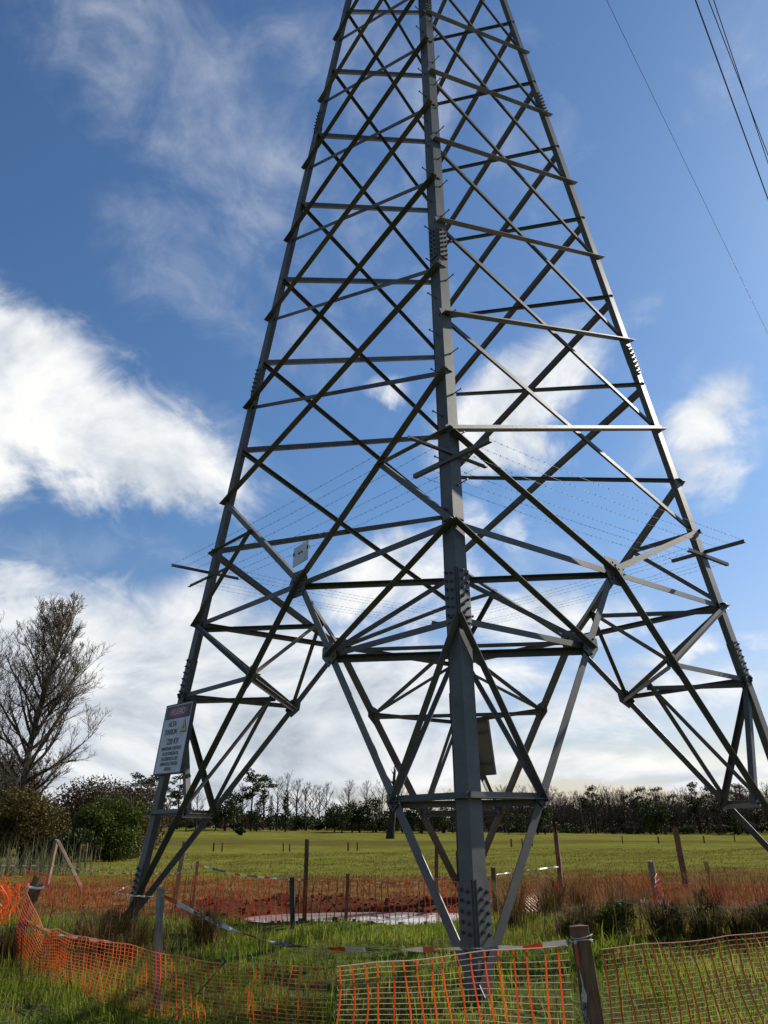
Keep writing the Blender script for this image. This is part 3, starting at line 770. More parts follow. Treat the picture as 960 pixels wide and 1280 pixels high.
net('safety_net', 'low red mesh net running behind the pit and the sign leg', [(-10.8, 25.5), (-7.8, 20.4), (-5.6, 18.6), (-4.3, 18.9), (-3.0, 17.5), (-1.66, 16.75), (-0.88, 16.8), (1.1, 17.8), (2.0, 16.75)],
    [(0, 0.62), (0.3, 0.66), (0.45, 0.72), (0.6, 0.70), (0.8, 0.68), (1, 0.55)], [(0, 0.0), (0.55, 0.02), (0.7, -0.05), (1, -0.02)], M['net_red'], M['net_red'], seed=12, wob=0.03, vstep=0.14, hstep=0.10, vw=0.020)
net('safety_net', 'collapsed red mesh net sagging through the tall dry grass', [(2.1, 16.8), (3.2, 18.2), (4.7, 19.05), (5.9, 19.2), (5.2, 17.0), (5.6, 16.0), (6.3, 14.6), (8.2, 15.4)],
    [(0, 0.50), (0.2, 0.48), (0.4, 0.60), (0.55, 0.50), (0.8, 0.60), (1, 0.70)], [(0, 0.02), (1, 0.02)], M['net_red'], M['net_red'], seed=15, wob=0.12, vstep=0.10, hstep=0.10, vw=0.020, slant=0.25)
# bunched up roll of net beyond the leaning post
bun = thing('net_bundle', 'crumpled bright orange heap of net hung by the leaning post', 'safety net', (-7.1, 16.6, 0))
mb = MB()
for i in range(95):
    x0 = rnd.uniform(-9.2, -7.15); y0 = 16.7 + rnd.uniform(-0.35, 0.35) + (x0 + 7.3) * -0.4
    pk = 0.95 - 0.28 * abs(math.sin((x0 + 8) * 2.6)); pts = []
    xs = x0 + rnd.uniform(-0.14, 0.14); tw = rnd.uniform(-0.3, 0.3)
    for j in range(9):
        t = j / 8; pts.append((x0 + (xs - x0) * t + 0.06 * math.sin(t * 7 + i), y0 + tw * t + 0.08 * math.sin(t * 5 + i * 2), 0.02 + pk * t))
    mb.tube(pts, 0.011, 4)
mb.build('tangled_bands', M['net'], bun)
mb = MB()
for i in range(40):
    x0 = rnd.uniform(-9.2, -7.7); z0 = rnd.uniform(0.15, 0.85); pts = []
    for j in range(9):
        t = j / 8; pts.append((x0 + 0.75 * t, 16.6 - 0.4 * (x0 + 7.3) + 0.12 * math.sin(t * 6 + i), z0 + 0.12 * math.sin(t * 5 + i * 1.7)))
    mb.tube(pts, 0.005, 4)
mb.build('tangled_cords', M['net'], bun)

# ------------------------------------------------------------------ warning tape
def f_tape(gg, b):
    uvn = gg.node('ShaderNodeUVMap'); sp = gg.node('ShaderNodeSeparateXYZ'); gg.put(sp.inputs[0], uvn.outputs[0])
    k = gg.m('FRACT', gg.m('MULTIPLY', sp.outputs[0], 1.05)); w = gg.noise(uvn.outputs[0], 14, 4, 0.7)
    red = gg.m('MULTIPLY', gg.step(k, 0.02, 0.03), gg.step(k, 0.21, 0.20)); 
    blk = gg.m('MULTIPLY', gg.m('MULTIPLY', gg.step(k, 0.42, 0.43), gg.step(k, 0.80, 0.79)), gg.m('GREATER_THAN', gg.noise(uvn.outputs[0], 22, 2), 0.46))
    c = gg.mix(red, (0.62, 0.60, 0.55), (0.60, 0.10, 0.04)); c = gg.mix(blk, c, (0.03, 0.03, 0.03))
    gg.put(b.inputs['Base Color'], gg.mix(gg.step(w, 0.6, 0.9), c, (0.35, 0.32, 0.27)))


M['tape'] = material('red_white_black_tape', rough=0.4, fn=f_tape, trans=0.35)


def tape(name, label, pts, w=0.06, twist=1.0, seed=1, group=None, mat=None):
    """ribbon along a smoothed polyline, twisting as it goes"""
    P = [Vector(p) for p in pts]; cum = [0.0]
    for i in range(len(P) - 1): cum.append(cum[-1] + (P[i + 1] - P[i]).length)
    T_ = cum[-1]; n = max(24, int(T_ / 0.05)); X = np.linspace(0, T_, n)
    A_ = np.array([[float(np.interp(x, cum, [p[k] for p in P])) for k in range(3)] for x in X])
    for _ in range(6): A_[1:-1] = (A_[:-2] + 2 * A_[1:-1] + A_[2:]) / 4
    mb = MB(); uv = []
    for i in range(n):
        a = Vector(A_[min(i + 1, n - 1)] - A_[max(i - 1, 0)]).normalized(); side = a.cross(UP).normalized(); up = side.cross(a)
        q = twist * (math.sin(X[i] * 2.7 + seed) + 0.7 * math.sin(X[i] * 6.1 + seed * 2)) * 0.9
        ww = w * (0.35 + 0.65 * abs(math.cos(X[i] * 2.3 + seed + 0.7 * math.sin(X[i] * 5))))
        e = up * math.cos(q) + side * math.sin(q); nn_ = e.cross(a); c = Vector(A_[i])
        for s1, s2 in ((-1, -1), (1, -1), (1, 1), (-1, 1)): mb.v.append(tuple(c + e * s1 * ww / 2 + nn_ * s2 * 0.0012)); uv.append((X[i], s1 * 0.5 + 0.5))
    for i in range(n - 1):
        for k in range(4): mb.f.append((i * 4 + k, i * 4 + (k + 1) % 4, i * 4 + 4 + (k + 1) % 4, i * 4 + 4 + k))
    me = mb.mesh(name, pts[0]); lay = me.uv_layers.new(name='UVMap')
    for lp in me.loops: lay.data[lp.index].uv = uv[lp.vertex_index]
    return tag(obj(name, me, mat or M['tape'], loc=pts[0]), label, 'tape', group)


tape('warning_tape', 'red white and black tape sagging from the grey stake to the stout post', [(-2.31, 8.80, 1.02), (-1.85, 8.65, 0.83), (-1.45, 8.5, 0.70), (-1.05, 8.35, 0.62), (-0.72, 8.2, 0.60), (-0.3, 8.0, 0.605), (0.2, 7.75, 0.63), (0.55, 7.5, 0.665), (1.0, 7.2, 0.70), (1.40, 6.93, 0.77)], 0.042, 1.5, 2)
tape('warning_tape', 'thin pale tape stretched from the grey stake back to the sign leg', [(-2.36, 8.86, 1.0), (-3.0, 10.2, 0.92), (-3.9, 12.3, 0.82), (-4.4, 14.6, 0.78)], 0.03, 1.3, 4)
tape('warning_tape', 'white and red tape slung low from the leaning post along the net', [(-5.05, 12.1, 0.53), (-4.5, 11.3, 0.50), (-4.0, 10.7, 0.47), (-3.4, 10.0, 0.50), (-2.95, 9.5, 0.52)], 0.04, 1.0, 6)
tape('warning_tape', 'long pale tape between the braced post and the post among the struts', [(-16.5, 30.5, 0.62), (-11.15, 28.25, 0.62), (-8.0, 25.0, 0.50), (-5.35, 21.75, 0.62), (-4.27, 18.98, 0.93)], 0.05, 0.8, 8)
tape('warning_tape', 'pale tape stretched from the tan stake towards the tall slim post', [(-4.25, 18.95, 0.92), (-3.3, 18.6, 0.72), (-1.9, 17.4, 0.66), (-1.64, 16.8, 0.70)], 0.045, 0.8, 11)
tape('warning_tape', 'white tape slung across the tall slim post behind the near leg', [(-0.6, 21.6, 0.36), (0.4, 21.8, 0.30), (1.16, 21.87, 0.40), (2.4, 21.6, 0.46), (4.83, 24.45, 0.52)], 0.045, 0.8, 13)
tape('warning_tape', 'tattered end of striped tape dangling down the stout brown post', [(1.40, 6.77, 0.80), (1.405, 6.755, 0.62), (1.43, 6.75, 0.48), (1.415, 6.745, 0.35), (1.45, 6.74, 0.12)], 0.045, 1.4, 17)
tape('warning_tape', 'twisted dark scrap of tape hanging off the net by the grass', [(-1.5, 8.12, 0.52), (-1.62, 8.0, 0.38), (-1.78, 7.9, 0.22), (-1.98, 7.75, 0.04)], 0.022, 2.2, 19, mat=M['wood_black'])
tape('warning_tape', 'pale loose tape lying among the dry stalks below the leaning stake', [(4.5, 18.3, 0.12), (5.3, 17.6, 0.16), (6.0, 17.1, 0.06), (7.1, 17.4, 0.10), (8.6, 16.6, 0.2)], 0.08, 0.4, 23)
M['white_tie'] = material('white_plastic_tie', (0.7, 0.7, 0.7), 0.4)
tag(MB().tube([(-5.10, 12.16, 0.93), (-5.03, 12.09, 0.92), (-4.94, 12.16, 0.90), (-4.92, 12.3, 0.90)], 0.018, 6).build('plastic_tie', M['white_tie'], loc=(-5.03, 12.1, 0.92)), 'white plastic tie wrapped round the top of the leaning post', 'tie')
M['rope'] = material('grey_cord', (0.35, 0.34, 0.33), 0.7)
tag(MB().tube([(1.47 + 0.080 * math.cos(q), 6.845 + 0.080 * math.sin(q), 0.775 + 0.004 * q + 0.008 * math.sin(q * 1.7)) for q in [i * 0.45 for i in range(34)]], 0.0045, 5).build('cord_lashing', M['rope'], loc=(1.47, 6.845, 0.775)), 'grey cord lashed round the head of the stout brown post', 'cord')

# ------------------------------------------------------------------ grass
def blades(n, xs, ys, hmin, hmax, w, lean, seed, curve=0.5):
    r_ = np.random.default_rng(seed); z = height(xs, ys) - 0.01
    h = r_.uniform(hmin, hmax, n) * r_.uniform(0.6, 1.15, n) * (0.45 + 1.1 * vnoise(xs, ys, 1.6, 5)) * (1 - 0.62 * sstep(ys, 14.2, 15.8) * sstep(ys, 18.6, 17.6) * sstep(xs, -3.2, -2.2) * sstep(xs, 2.0, 1.4)); a = r_.uniform(0, 2 * np.pi, n); la = r_.uniform(0, 2 * np.pi, n); ll = np.abs(r_.normal(0, lean, n)) * h
    wv = w * r_.uniform(0.6, 1.3, n)
    bx, by = np.cos(a) * wv / 2, np.sin(a) * wv / 2; lx, ly = np.cos(la) * ll, np.sin(la) * ll
    v0 = np.stack([xs - bx, ys - by, z], 1); v1 = np.stack([xs + bx, ys + by, z], 1)
    mx, my, mz = xs + lx * 0.3, ys + ly * 0.3, z + h * 0.6
    v2 = np.stack([mx - bx * 0.75, my - by * 0.75, mz], 1); v3 = np.stack([mx + bx * 0.75, my + by * 0.75, mz], 1)
    v4 = np.stack([xs + lx, ys + ly, z + h * (1 - 0.25 * np.minimum(ll / h, 1))], 1)
    V = np.stack([v0, v1, v2, v3, v4], 1).reshape(-1, 3); b = np.arange(n)[:, None] * 5
    T = np.concatenate([b + np.array([[0, 1, 3]]), b + np.array([[0, 3, 2]]), b + np.array([[2, 3, 4]])])
    return V, T


def scatter(n, x0, x1, y0, y1, dens, seed, fan=None):
    r_ = np.random.default_rng(seed); x = r_.uniform(x0, x1, n * 3); y = r_.uniform(y0, y1, n * 3)
    k = r_.uniform(0, 1, n * 3) < dens(x, y)
    if fan: k &= np.abs(x) < fan * y + 3
    return x[k][:n], y[k][:n]


def bare_soil(x, y):
    q = ((x + 1.0) / 4.4) ** 2 + ((y - 18.45) / 1.75) ** 2 + 0.25 * wav(x, y, 1.7, 0.5)
    return sstep(q, 0.9, 1.3)


def rightdry(x, y): return sstep(x + 0.5 * wav(x, y, 0.8, 1), 1.4, 2.8) * sstep(y + 0.7 * wav(x, y, 1.1, 2), 12.4, 14.0) * (1 - sstep(y, 22, 30))
def leftdry(x, y): return np.exp(-((x + 4.2) / 1.7) ** 2 - ((y - 13.3) / 2.6) ** 2)
def patch(x, y, s=0.8, p=0.0): return np.clip((vnoise(x, y, s, p + 3) - 0.5) * 1.9 + 0.5, 0, 1)


green_st = [(0.0, (0.030, 0.055, 0.006)), (0.4, (0.125, 0.185, 0.014)), (0.75, (0.24, 0.27, 0.028)), (1.0, (0.38, 0.31, 0.09))]
M['grass'] = material('green_grass', rough=0.6, fn=f_island(green_st, 0.7), trans=0.5, spec=0.12)
M['dry'] = material('dry_grass', rough=0.7, fn=f_island([(0.0, (0.045, 0.030, 0.012)), (0.45, (0.115, 0.072, 0.028)), (0.8, (0.17, 0.13, 0.045)), (1.0, (0.30, 0.22, 0.10))], 1.4), trans=0.35, spec=0.05)
M['dark_dry'] = material('old_dark_grass', rough=0.8, fn=f_island([(0.0, (0.035, 0.024, 0.011)), (0.5, (0.090, 0.060, 0.024)), (0.8, (0.095, 0.105, 0.020)), (1.0, (0.26, 0.18, 0.08))]), trans=0.3, spec=0.15)
M['rust'] = material('rusty_grass', rough=0.7, fn=f_island([(0.0, (0.085, 0.035, 0.014)), (0.5, (0.18, 0.085, 0.03)), (1.0, (0.29, 0.18, 0.065))], 0.6), trans=0.35, spec=0.05)
M['pasture'] = material('pasture_grass', rough=0.65, fn=f_island([(0.0, (0.075, 0.078, 0.014)), (0.5, (0.128, 0.128, 0.024)), (1.0, (0.20, 0.165, 0.052))], 0.35), trans=0.35, spec=0.05)


def stuff(name, parts, mat, label, cat):
    Vs, Ts, b = [], [], 0
    for V, T in parts: Vs.append(V); Ts.append(T + b); b += len(V)
    o = obj(name, fast_mesh(name, np.concatenate(Vs), np.concatenate(Ts)), mat)
    return tag(o, label, cat, kind='stuff')


G1 = []
d_near = lambda x, y: bare_soil(x, y) * (1 - 0.45 * rightdry(x, y)) * (1 - 0.6 * leftdry(x, y)) * (0.12 + 0.88 * sstep(patch(x, y, 1.1, 0.6), 0.25, 0.6))
x, y = scatter(52000, -8, 8, 6.0, 17.5, d_near, 1, 0.52); G1.append(blades(len(x), x, y, 0.07, 0.22, 0.010, 0.55, 2))
x, y = scatter(7000, -8, 8, 6.0, 17.2, lambda x, y: d_near(x, y) * sstep(patch(x, y, 2.1, 2.6), 0.6, 0.9), 3, 0.52); G1.append(blades(len(x), x, y, 0.18, 0.38, 0.012, 0.6, 4))
stuff('green_grass', G1, M['grass'], 'lush green grass round the feet of the pylon', 'grass')
D1 = []
x, y = scatter(5200, 0.8, 12, 11.5, 26, lambda x, y: rightdry(x, y) * bare_soil(x, y) * (0.25 + 0.75 * sstep(patch(x, y, 1.5, 0.2), 0.3, 0.7)), 5); D1.append(blades(len(x), x, y, 0.14, 0.46, 0.009, 0.5, 6))
x, y = scatter(5000, -8, 1, 8, 18, lambda x, y: np.clip(leftdry(x, y) * 0.9 + 0.05 * bare_soil(x, y), 0, 1), 7); D1.append(blades(len(x), x, y, 0.12, 0.42, 0.009, 0.6, 8))
x, y = scatter(4500, -8, 8, 6, 14, lambda x, y: 0.2 + 0.8 * sstep(patch(x, y, 1.7, 3.6), 0.55, 0.9), 9, 0.52); D1.append(blades(len(x), x, y, 0.08, 0.26, 0.009, 0.8, 10))
stuff('dry_grass', D1, M['dry'], 'straw coloured dry grass in tufts round the pylon', 'grass')
x, y = scatter(42000, -16, 18, 18.2, 33, lambda x, y: bare_soil(x, y) * (1 - sstep(y + 1.5 * wav(x, y, 0.5, 0.3), 27, 33)) * (0.4 + 0.6 * patch(x, y, 0.9, 1.2)), 11, 0.6)
stuff('rusty_grass', [blades(len(x), x, y, 0.06, 0.19, 0.016, 0.7, 12)], M['rust'], 'rusty brown grass on the rough ground behind the pit', 'grass')
P1 = []
x, y = scatter(48000, -32, 32, 23, 60, lambda x, y: sstep(y + 2 * wav(x, y, 0.5, 0.3), 24, 32) * (0.35 + 0.65 * sstep(patch(x, y, 0.45, 0.6), 0.2, 0.7)), 13, 0.55); P1.append(blades(len(x), x, y, 0.04, 0.11, 0.03, 0.8, 14))
stuff('pasture_grass', P1, M['pasture'], 'short yellow green grass of the open pasture', 'grass')

# tall seed stalks standing above the dry grass
r2 = np.random.default_rng(77); Vl, Tl, b = [], [], 0
sx = np.concatenate([r2.normal(4.5, 1.3, 230), r2.normal(6.8, 1.0, 180), r2.normal(3.3, 0.6, 160), r2.normal(-4.4, 1.0, 120)]); sy = np.concatenate([r2.normal(14.6, 1.0, 230), r2.normal(17.0, 1.6, 180), r2.normal(14.3, 0.6, 160), r2.normal(13.0, 1.2, 120)])
V, T = blades(len(sx), sx, sy, 0.55, 1.15, 0.009, 0.22, 78)
M['stalk'] = material('brown_stalks', rough=0.8, fn=f_island([(0.0, (0.05, 0.028, 0.016)), (1.0, (0.19, 0.12, 0.06))]), trans=0.2, spec=0.2)
stuff('seed_stalks', [(V, T)], M['stalk'], 'tall thin brown seed stalks rising out of the dry grass', 'stalks')


# clods of dug soil strewn round the pit
M['clod'] = material('soil_clods', rough=0.95, fn=f_island([(0.0, (0.05, 0.02, 0.011)), (1.0, (0.15, 0.068, 0.038))]), spec=0.1)
r6 = np.random.default_rng(91); mb = MB()
for i in range(520):
    x_, y_ = r6.normal(-1.0, 2.2), r6.normal(19.0, 0.9) if i % 4 else r6.normal(16.2, 0.25)
    if pit(x_, y_) > 0.3: continue
    rr_ = abs(r6.normal(0, 0.020)) + 0.010; z_ = hz(x_, y_) + rr_ * 0.3
    P8 = [(sx_ * rr_ * r6.uniform(0.6, 1.2) + x_, sy_ * rr_ * r6.uniform(0.6, 1.2) + y_, sz_ * rr_ * r6.uniform(0.5, 0.9) + z_) for sz_ in (-1, 1) for sx_, sy_ in ((-1, -0.6), (0.7, -1), (1, 0.6), (-0.6, 1))]
    mb.add(P8, [(0, 3, 2, 1), (4, 5, 6, 7), (0, 1, 5, 4), (1, 2, 6, 5), (2, 3, 7, 6), (3, 0, 4, 7)])
tag(mb.build('soil_clods', M['clod']), 'reddish clods of dug soil strewn round the muddy pit', 'soil', kind='stuff')


# ------------------------------------------------------------------ shrubs, trees
def leaf_cloud(n, centres, radii, size, seed, flat=1.0, shell=0.55):
    """n leaf triangles pairs spread through ellipsoid clumps"""
    r_ = np.random.default_rng(seed); c = np.asarray(centres, float); rr = np.asarray(radii, float)
    if rr.ndim == 1: rr = np.stack([rr, rr, rr * flat], 1)
    wgt = rr.prod(1) ** 0.67; k = r_.choice(len(c), n, p=wgt / wgt.sum())
    dv = r_.normal(0, 1, (n, 3)); dv /= np.linalg.norm(dv, axis=1)[:, None]; rad_ = r_.uniform(shell ** 3, 1, n) ** (1 / 3)
    p = c[k] + dv * rad_[:, None] * rr[k] * r_.uniform(0.85, 1.12, (n, 1))
    a = r_.normal(0, 1, (n, 3)) + dv * 0.6; a /= np.linalg.norm(a, axis=1)[:, None]
    t1 = np.cross(a, r_.normal(0, 1, (n, 3))); t1 /= np.linalg.norm(t1, axis=1)[:, None]; t2 = np.cross(a, t1)
    s = size * r_.uniform(0.6, 1.4, (n, 1))
    V = np.stack([p - t1 * s * 0.5, p + t2 * s * 0.32, p + t1 * s * 0.6, p - t2 * s * 0.32], 1).reshape(-1, 3)
    b = np.arange(n)[:, None] * 4
    return V, np.concatenate([b + np.array([[0, 1, 2]]), b + np.array([[0, 2, 3]])])


def clumps(n, rx, ry, rz, zc, rmin, rmax, seed, shape=None):
    r_ = random.Random(seed); C, Rr = [], []
    while len(C) < n:
        a, t, q = r_.uniform(0, 6.283), r_.uniform(-1, 1), r_.uniform(0.25, 1) ** 0.5
        s_ = math.sqrt(1 - t * t); p = (rx * q * s_ * math.cos(a), ry * q * s_ * math.sin(a), zc + rz * q * t)
        if shape and not shape(p): continue
        C.append(p); Rr.append(r_.uniform(rmin, rmax))
    return C, Rr


def tubes_mesh(name, polys):
    """polys: list of (points, radii, sides)"""
    mb = MB()
    for pts, rr, n in polys: mb.tube(pts, rr, n)
    return mb.mesh(name, smooth=True)


def bare_tree_mesh(H_, seed, spread, detail=3, trunk_r=None, lean=(0, 0), low=0.16, limbs=34, subs=7, twigs=6):
    """leafless broadleaf: leader, rising limbs, branches, twigs (parts: trunk and limbs, twigs)"""
    r_ = random.Random(seed); big, small = [], []; tr_ = trunk_r or H_ * 0.022
    npt = 12; trunk = []; wx = wy = 0.0
    for i in range(npt + 1):
        t = i / npt; wx += r_.uniform(-1, 1) * H_ * 0.008; wy += r_.uniform(-1, 1) * H_ * 0.008
        trunk.append(Vector((lean[0] * t + wx, lean[1] * t + wy, H_ * t * 0.97 - 0.3 * (1 - t))))
    big.append((trunk, [tr_ * (1 - i / npt) ** 0.75 + 0.012 for i in range(npt + 1)], 8))

    def at_trunk(t):
        f = t * npt; i = min(int(f), npt - 1); return trunk[i].lerp(trunk[i + 1], f - i)

    def grow(p, dv, ln, r0, lev):
        n = 6 if lev == 0 else 4 if lev == 1 else 3
        pts = [p.copy()]; d_ = dv.copy(); q = p.copy()
        for i in range(n):
            d_ = (d_ + Vector((r_.uniform(-1, 1), r_.uniform(-1, 1), r_.uniform(-0.6, 1.0))) * (0.20 if lev else 0.15) + Vector((0, 0, 0.05 if lev == 0 else 0.03))).normalized()
            q = q + d_ * ln / n; pts.append(q.copy())
        rr = [max(0.009, r0 * (1 - 0.85 * i / n)) for i in range(n + 1)]
        (big if lev <= 1 else small).append((pts, rr, 5 if lev == 0 else 4 if lev == 1 else 3))
        if lev >= detail: return
        cnt = subs if lev == 0 else twigs if lev == 1 else 4
        for c in range(cnt):
            t = r_.uniform(0.22, 1.0); f = t * n; i = min(int(f), n - 1); pp = pts[i].lerp(pts[i + 1], f - i)
            ax = (pts[i + 1] - pts[i]).normalized(); sd = Vector((r_.uniform(-1, 1), r_.uniform(-1, 1), r_.uniform(-0.4, 1))).normalized()
            nd = (ax * r_.uniform(0.5, 0.95) + sd * r_.uniform(0.5, 0.9)).normalized()
            grow(pp, nd, ln * r_.uniform(0.30, 0.58) * (1.15 - 0.35 * t), max(0.008, rr[i] * 0.55), lev + 1)

    for i in range(limbs):
        t = low + (0.97 - low) * (i + r_.random()) / limbs; a = i * 2.4 + r_.uniform(-0.5, 0.5)
        env = spread * (0.55 + 0.45 * math.sin(min(1, (t - low) / 0.30) * math.pi / 2)) * (1 - max(0, (t - 0.30) / 0.72) ** 1.8) + 0.04 * H_
        up = 0.50 + 0.75 * t; dv = Vector((math.cos(a), math.sin(a), up + r_.uniform(-0.15, 0.25))).normalized()
        grow(at_trunk(t), dv, env * r_.uniform(0.85, 1.2) * 1.15, tr_ * (1 - t) ** 0.8 * 0.50 + 0.028, 0)
    return tubes_mesh('limbs', big), tubes_mesh('twigs', small)


def f_bark(dark, light):
    def fn(gg, b):
        p = gg.node('ShaderNodeTexCoord').outputs['Object']; a = gg.noise(p, 3.0, 5, 0.65); bump(gg, b, a, 0.5, 0.05)
        gg.put(b.inputs['Base Color'], gg.mix(gg.step(a, 0.35, 0.7), dark, light))
    return fn


M['bark'] = material('grey_brown_bark', rough=0.9, fn=f_bark((0.045, 0.035, 0.026), (0.12, 0.10, 0.078)), spec=0.2)
M['twig'] = material('brown_twigs', (0.105, 0.085, 0.066), 0.9, spec=0.15)
M['twig_far'] = material('grey_brown_twigs', (0.062, 0.050, 0.040), 0.9, spec=0.1)
M['bark_dark'] = material('dark_bark', rough=0.95, fn=f_bark((0.02, 0.016, 0.012), (0.055, 0.045, 0.035)), spec=0.15)
M['leaf_green'] = material('glossy_leaves', rough=0.55, fn=f_island([(0.0, (0.020, 0.036, 0.005)), (0.55, (0.055, 0.080, 0.010)), (1.0, (0.14, 0.14, 0.022))]), spec=0.12, trans=0.3)
M['leaf_dark'] = material('dark_leaves', rough=0.6, fn=f_island([(0.0, (0.014, 0.022, 0.006)), (0.6, (0.034, 0.046, 0.011)), (1.0, (0.065, 0.072, 0.018))]), spec=0.12, trans=0.2)
M['leaf_olive'] = material('olive_leaves', rough=0.6, fn=f_island([(0.0, (0.03, 0.030, 0.008)), (0.6, (0.085, 0.066, 0.015)), (1.0, (0.18, 0.12, 0.03))]), spec=0.12, trans=0.25)
M['leaf_brown'] = material('brown_scrub', rough=0.8, fn=f_island([(0.0, (0.040, 0.029, 0.018)), (0.6, (0.085, 0.062, 0.040)), (1.0, (0.14, 0.105, 0.065))]), trans=0.15, spec=0.2)
M['leaf_weed'] = material('grey_green_weeds', rough=0.7, fn=f_island([(0.0, (0.06, 0.06, 0.03)), (0.6, (0.12, 0.12, 0.06)), (1.0, (0.22, 0.20, 0.12))]), trans=0.3, spec=0.2)


def plant(name, label, cat, loc, parts, group=None, rot=0.0, scale=1.0):
    """parts: (part name, mesh, material)"""
    t = thing(name, label, cat, loc, group); t.rotation_euler.z = rot; t.scale = (scale,) * 3 if not isinstance(scale, tuple) else scale
    for pn, me, mat in parts:
        if not me.materials: me.materials.append(mat)
        o = bpy.data.objects.new(pn, me); col.objects.link(o); o.parent = t
    return t


# big leafless tree and its neighbour at the edge of the hedge
l1, t1 = bare_tree_mesh(17.0, 21, 3.9, 3, 0.30, (2.0, 0.4), 0.14, 50, 9, 8)
x, y = -25.4, 56.0
plant('bare_tree', 'tall leafless tree with pointed crown rising behind the hedge', 'tree', (x, y, hz(x, y)), [('trunk', l1, M['bark']), ('twigs', t1, M['twig'])])
l2, t2 = bare_tree_mesh(14.0, 33, 5.6, 3, 0.32, (0.4, 0.2), 0.2, 34, 8, 7)
x, y = -32.6, 58.0
plant('bare_tree', 'lower spreading leafless tree beside the tall pointed one', 'tree', (x, y, hz(x, y)), [('trunk', l2, M['bark']), ('twigs', t2, M['twig'])], rot=1.0)

STEM = {}


def stems(h, n, seed, r0=0.05, spread=0.5):
    r_ = random.Random(seed); ps = []
    for i in range(n):
        a = r_.uniform(0, 6.28); q = Vector((math.cos(a) * 0.15, math.sin(a) * 0.15, -0.1)); pts = [q]
        for j in range(5):
            q = q + Vector((math.cos(a) * spread * h / 5 + r_.uniform(-1, 1) * 0.05 * h, math.sin(a) * spread * h / 5 + r_.uniform(-1, 1) * 0.05 * h, h / 5)); pts.append(q)
        ps.append((pts, [r0 * (1 - j / 6) + 0.005 for j in range(6)], 5))
    return tubes_mesh('stems', ps)


def bush(name, label, x, y, rx, ry, h, n, size, mat, seed, ncl=26, group=None, rfac=(0.22, 0.42), zlow=0.5):
    C, Rr = clumps(ncl, rx * 0.8, ry * 0.8, h * 0.45, h * zlow, min(rx, h) * rfac[0], min(rx, h) * rfac[1], seed)
    V, T = leaf_cloud(n, C, Rr, size, seed + 1, 0.9, 0.35)
    V[:, 2] = np.maximum(V[:, 2], 0.02)
    return plant(name, label, 'bush', (x, y, hz(x, y)), [('stems', stems(h * 0.8, 9, seed + 2, 0.04 * h / 2, 0.35 * rx / h), M['bark_dark']), ('foliage', fast_mesh('foliage', V, T), mat)], group)


bush('evergreen_bush', 'dense glossy dark green bush standing alone at the field corner', -16.2, 49.3, 2.5, 2.3, 3.35, 16000, 0.13, M['leaf_green'], 41, 34)
bush('olive_bush', 'broad olive and yellowish bush under the tall leafless tree', -19.6, 46.0, 2.7, 2.3, 3.6, 16000, 0.13, M['leaf_olive'], 47, 30)
bush('dark_bush', 'dark evergreen bush at the back of the hedge by the leafless trunks', -26.5, 50.5, 3.2, 2.8, 5.6, 14000, 0.16, M['leaf_dark'], 53, 30)
bush('low_bush', 'small dark bush tucked between the olive and glossy bushes', -16.2, 43.6, 1.5, 1.2, 1.7, 3000, 0.15, M['leaf_dark'], 59, 16)
r5 = np.random.default_rng(62); wx_ = r5.normal(-15.4, 1.5, 520); wy_ = 36.0 + r5.normal(0, 1.3, 520)
stuff('hedge_weeds', [blades(520, wx_, wy_, 0.5, 1.7, 0.03, 0.3, 63)], M['leaf_weed'], 'pale grey green weeds standing tall along the front of the hedge', 'weeds')
bush('brown_thicket', 'brown leafless thicket behind the glossy dark green bush', -21.5, 64.0, 5.0, 3.2, 4.6, 34000, 0.16, M['leaf_brown'], 67, 34, rfac=(0.3, 0.5))
bush('brown_copse', 'tall brown leafless copse behind the trunk of the pointed tree', -31.5, 66.0, 5.5, 3.0, 6.6, 40000, 0.16, M['leaf_brown'], 73, 36, rfac=(0.25, 0.42))
bush('brown_hedge', 'low brown scrub along the old fence', -17.0, 52.0, 1.9, 6.0, 1.5, 4200, 0.15, M['leaf_brown'], 71, 24, rfac=(0.3, 0.5))
# shrubs in the foreground right of the near leg
for (x, y, rx, h, n, mt, lb) in ((3.42, 13.5, 0.36, 0.50, 3200, 'leaf_green', 'leafy green shrub growing low before the dry stalks'), (5.0, 13.9, 0.34, 0.42, 2400, 'leaf_olive', 'olive brown shrub matted with dry grass beside the leafy green one')):
    bush('low_shrub', lb, x, y, rx, rx * 0.85, h, n, 0.035, M[mt], int(x * 100), 20)


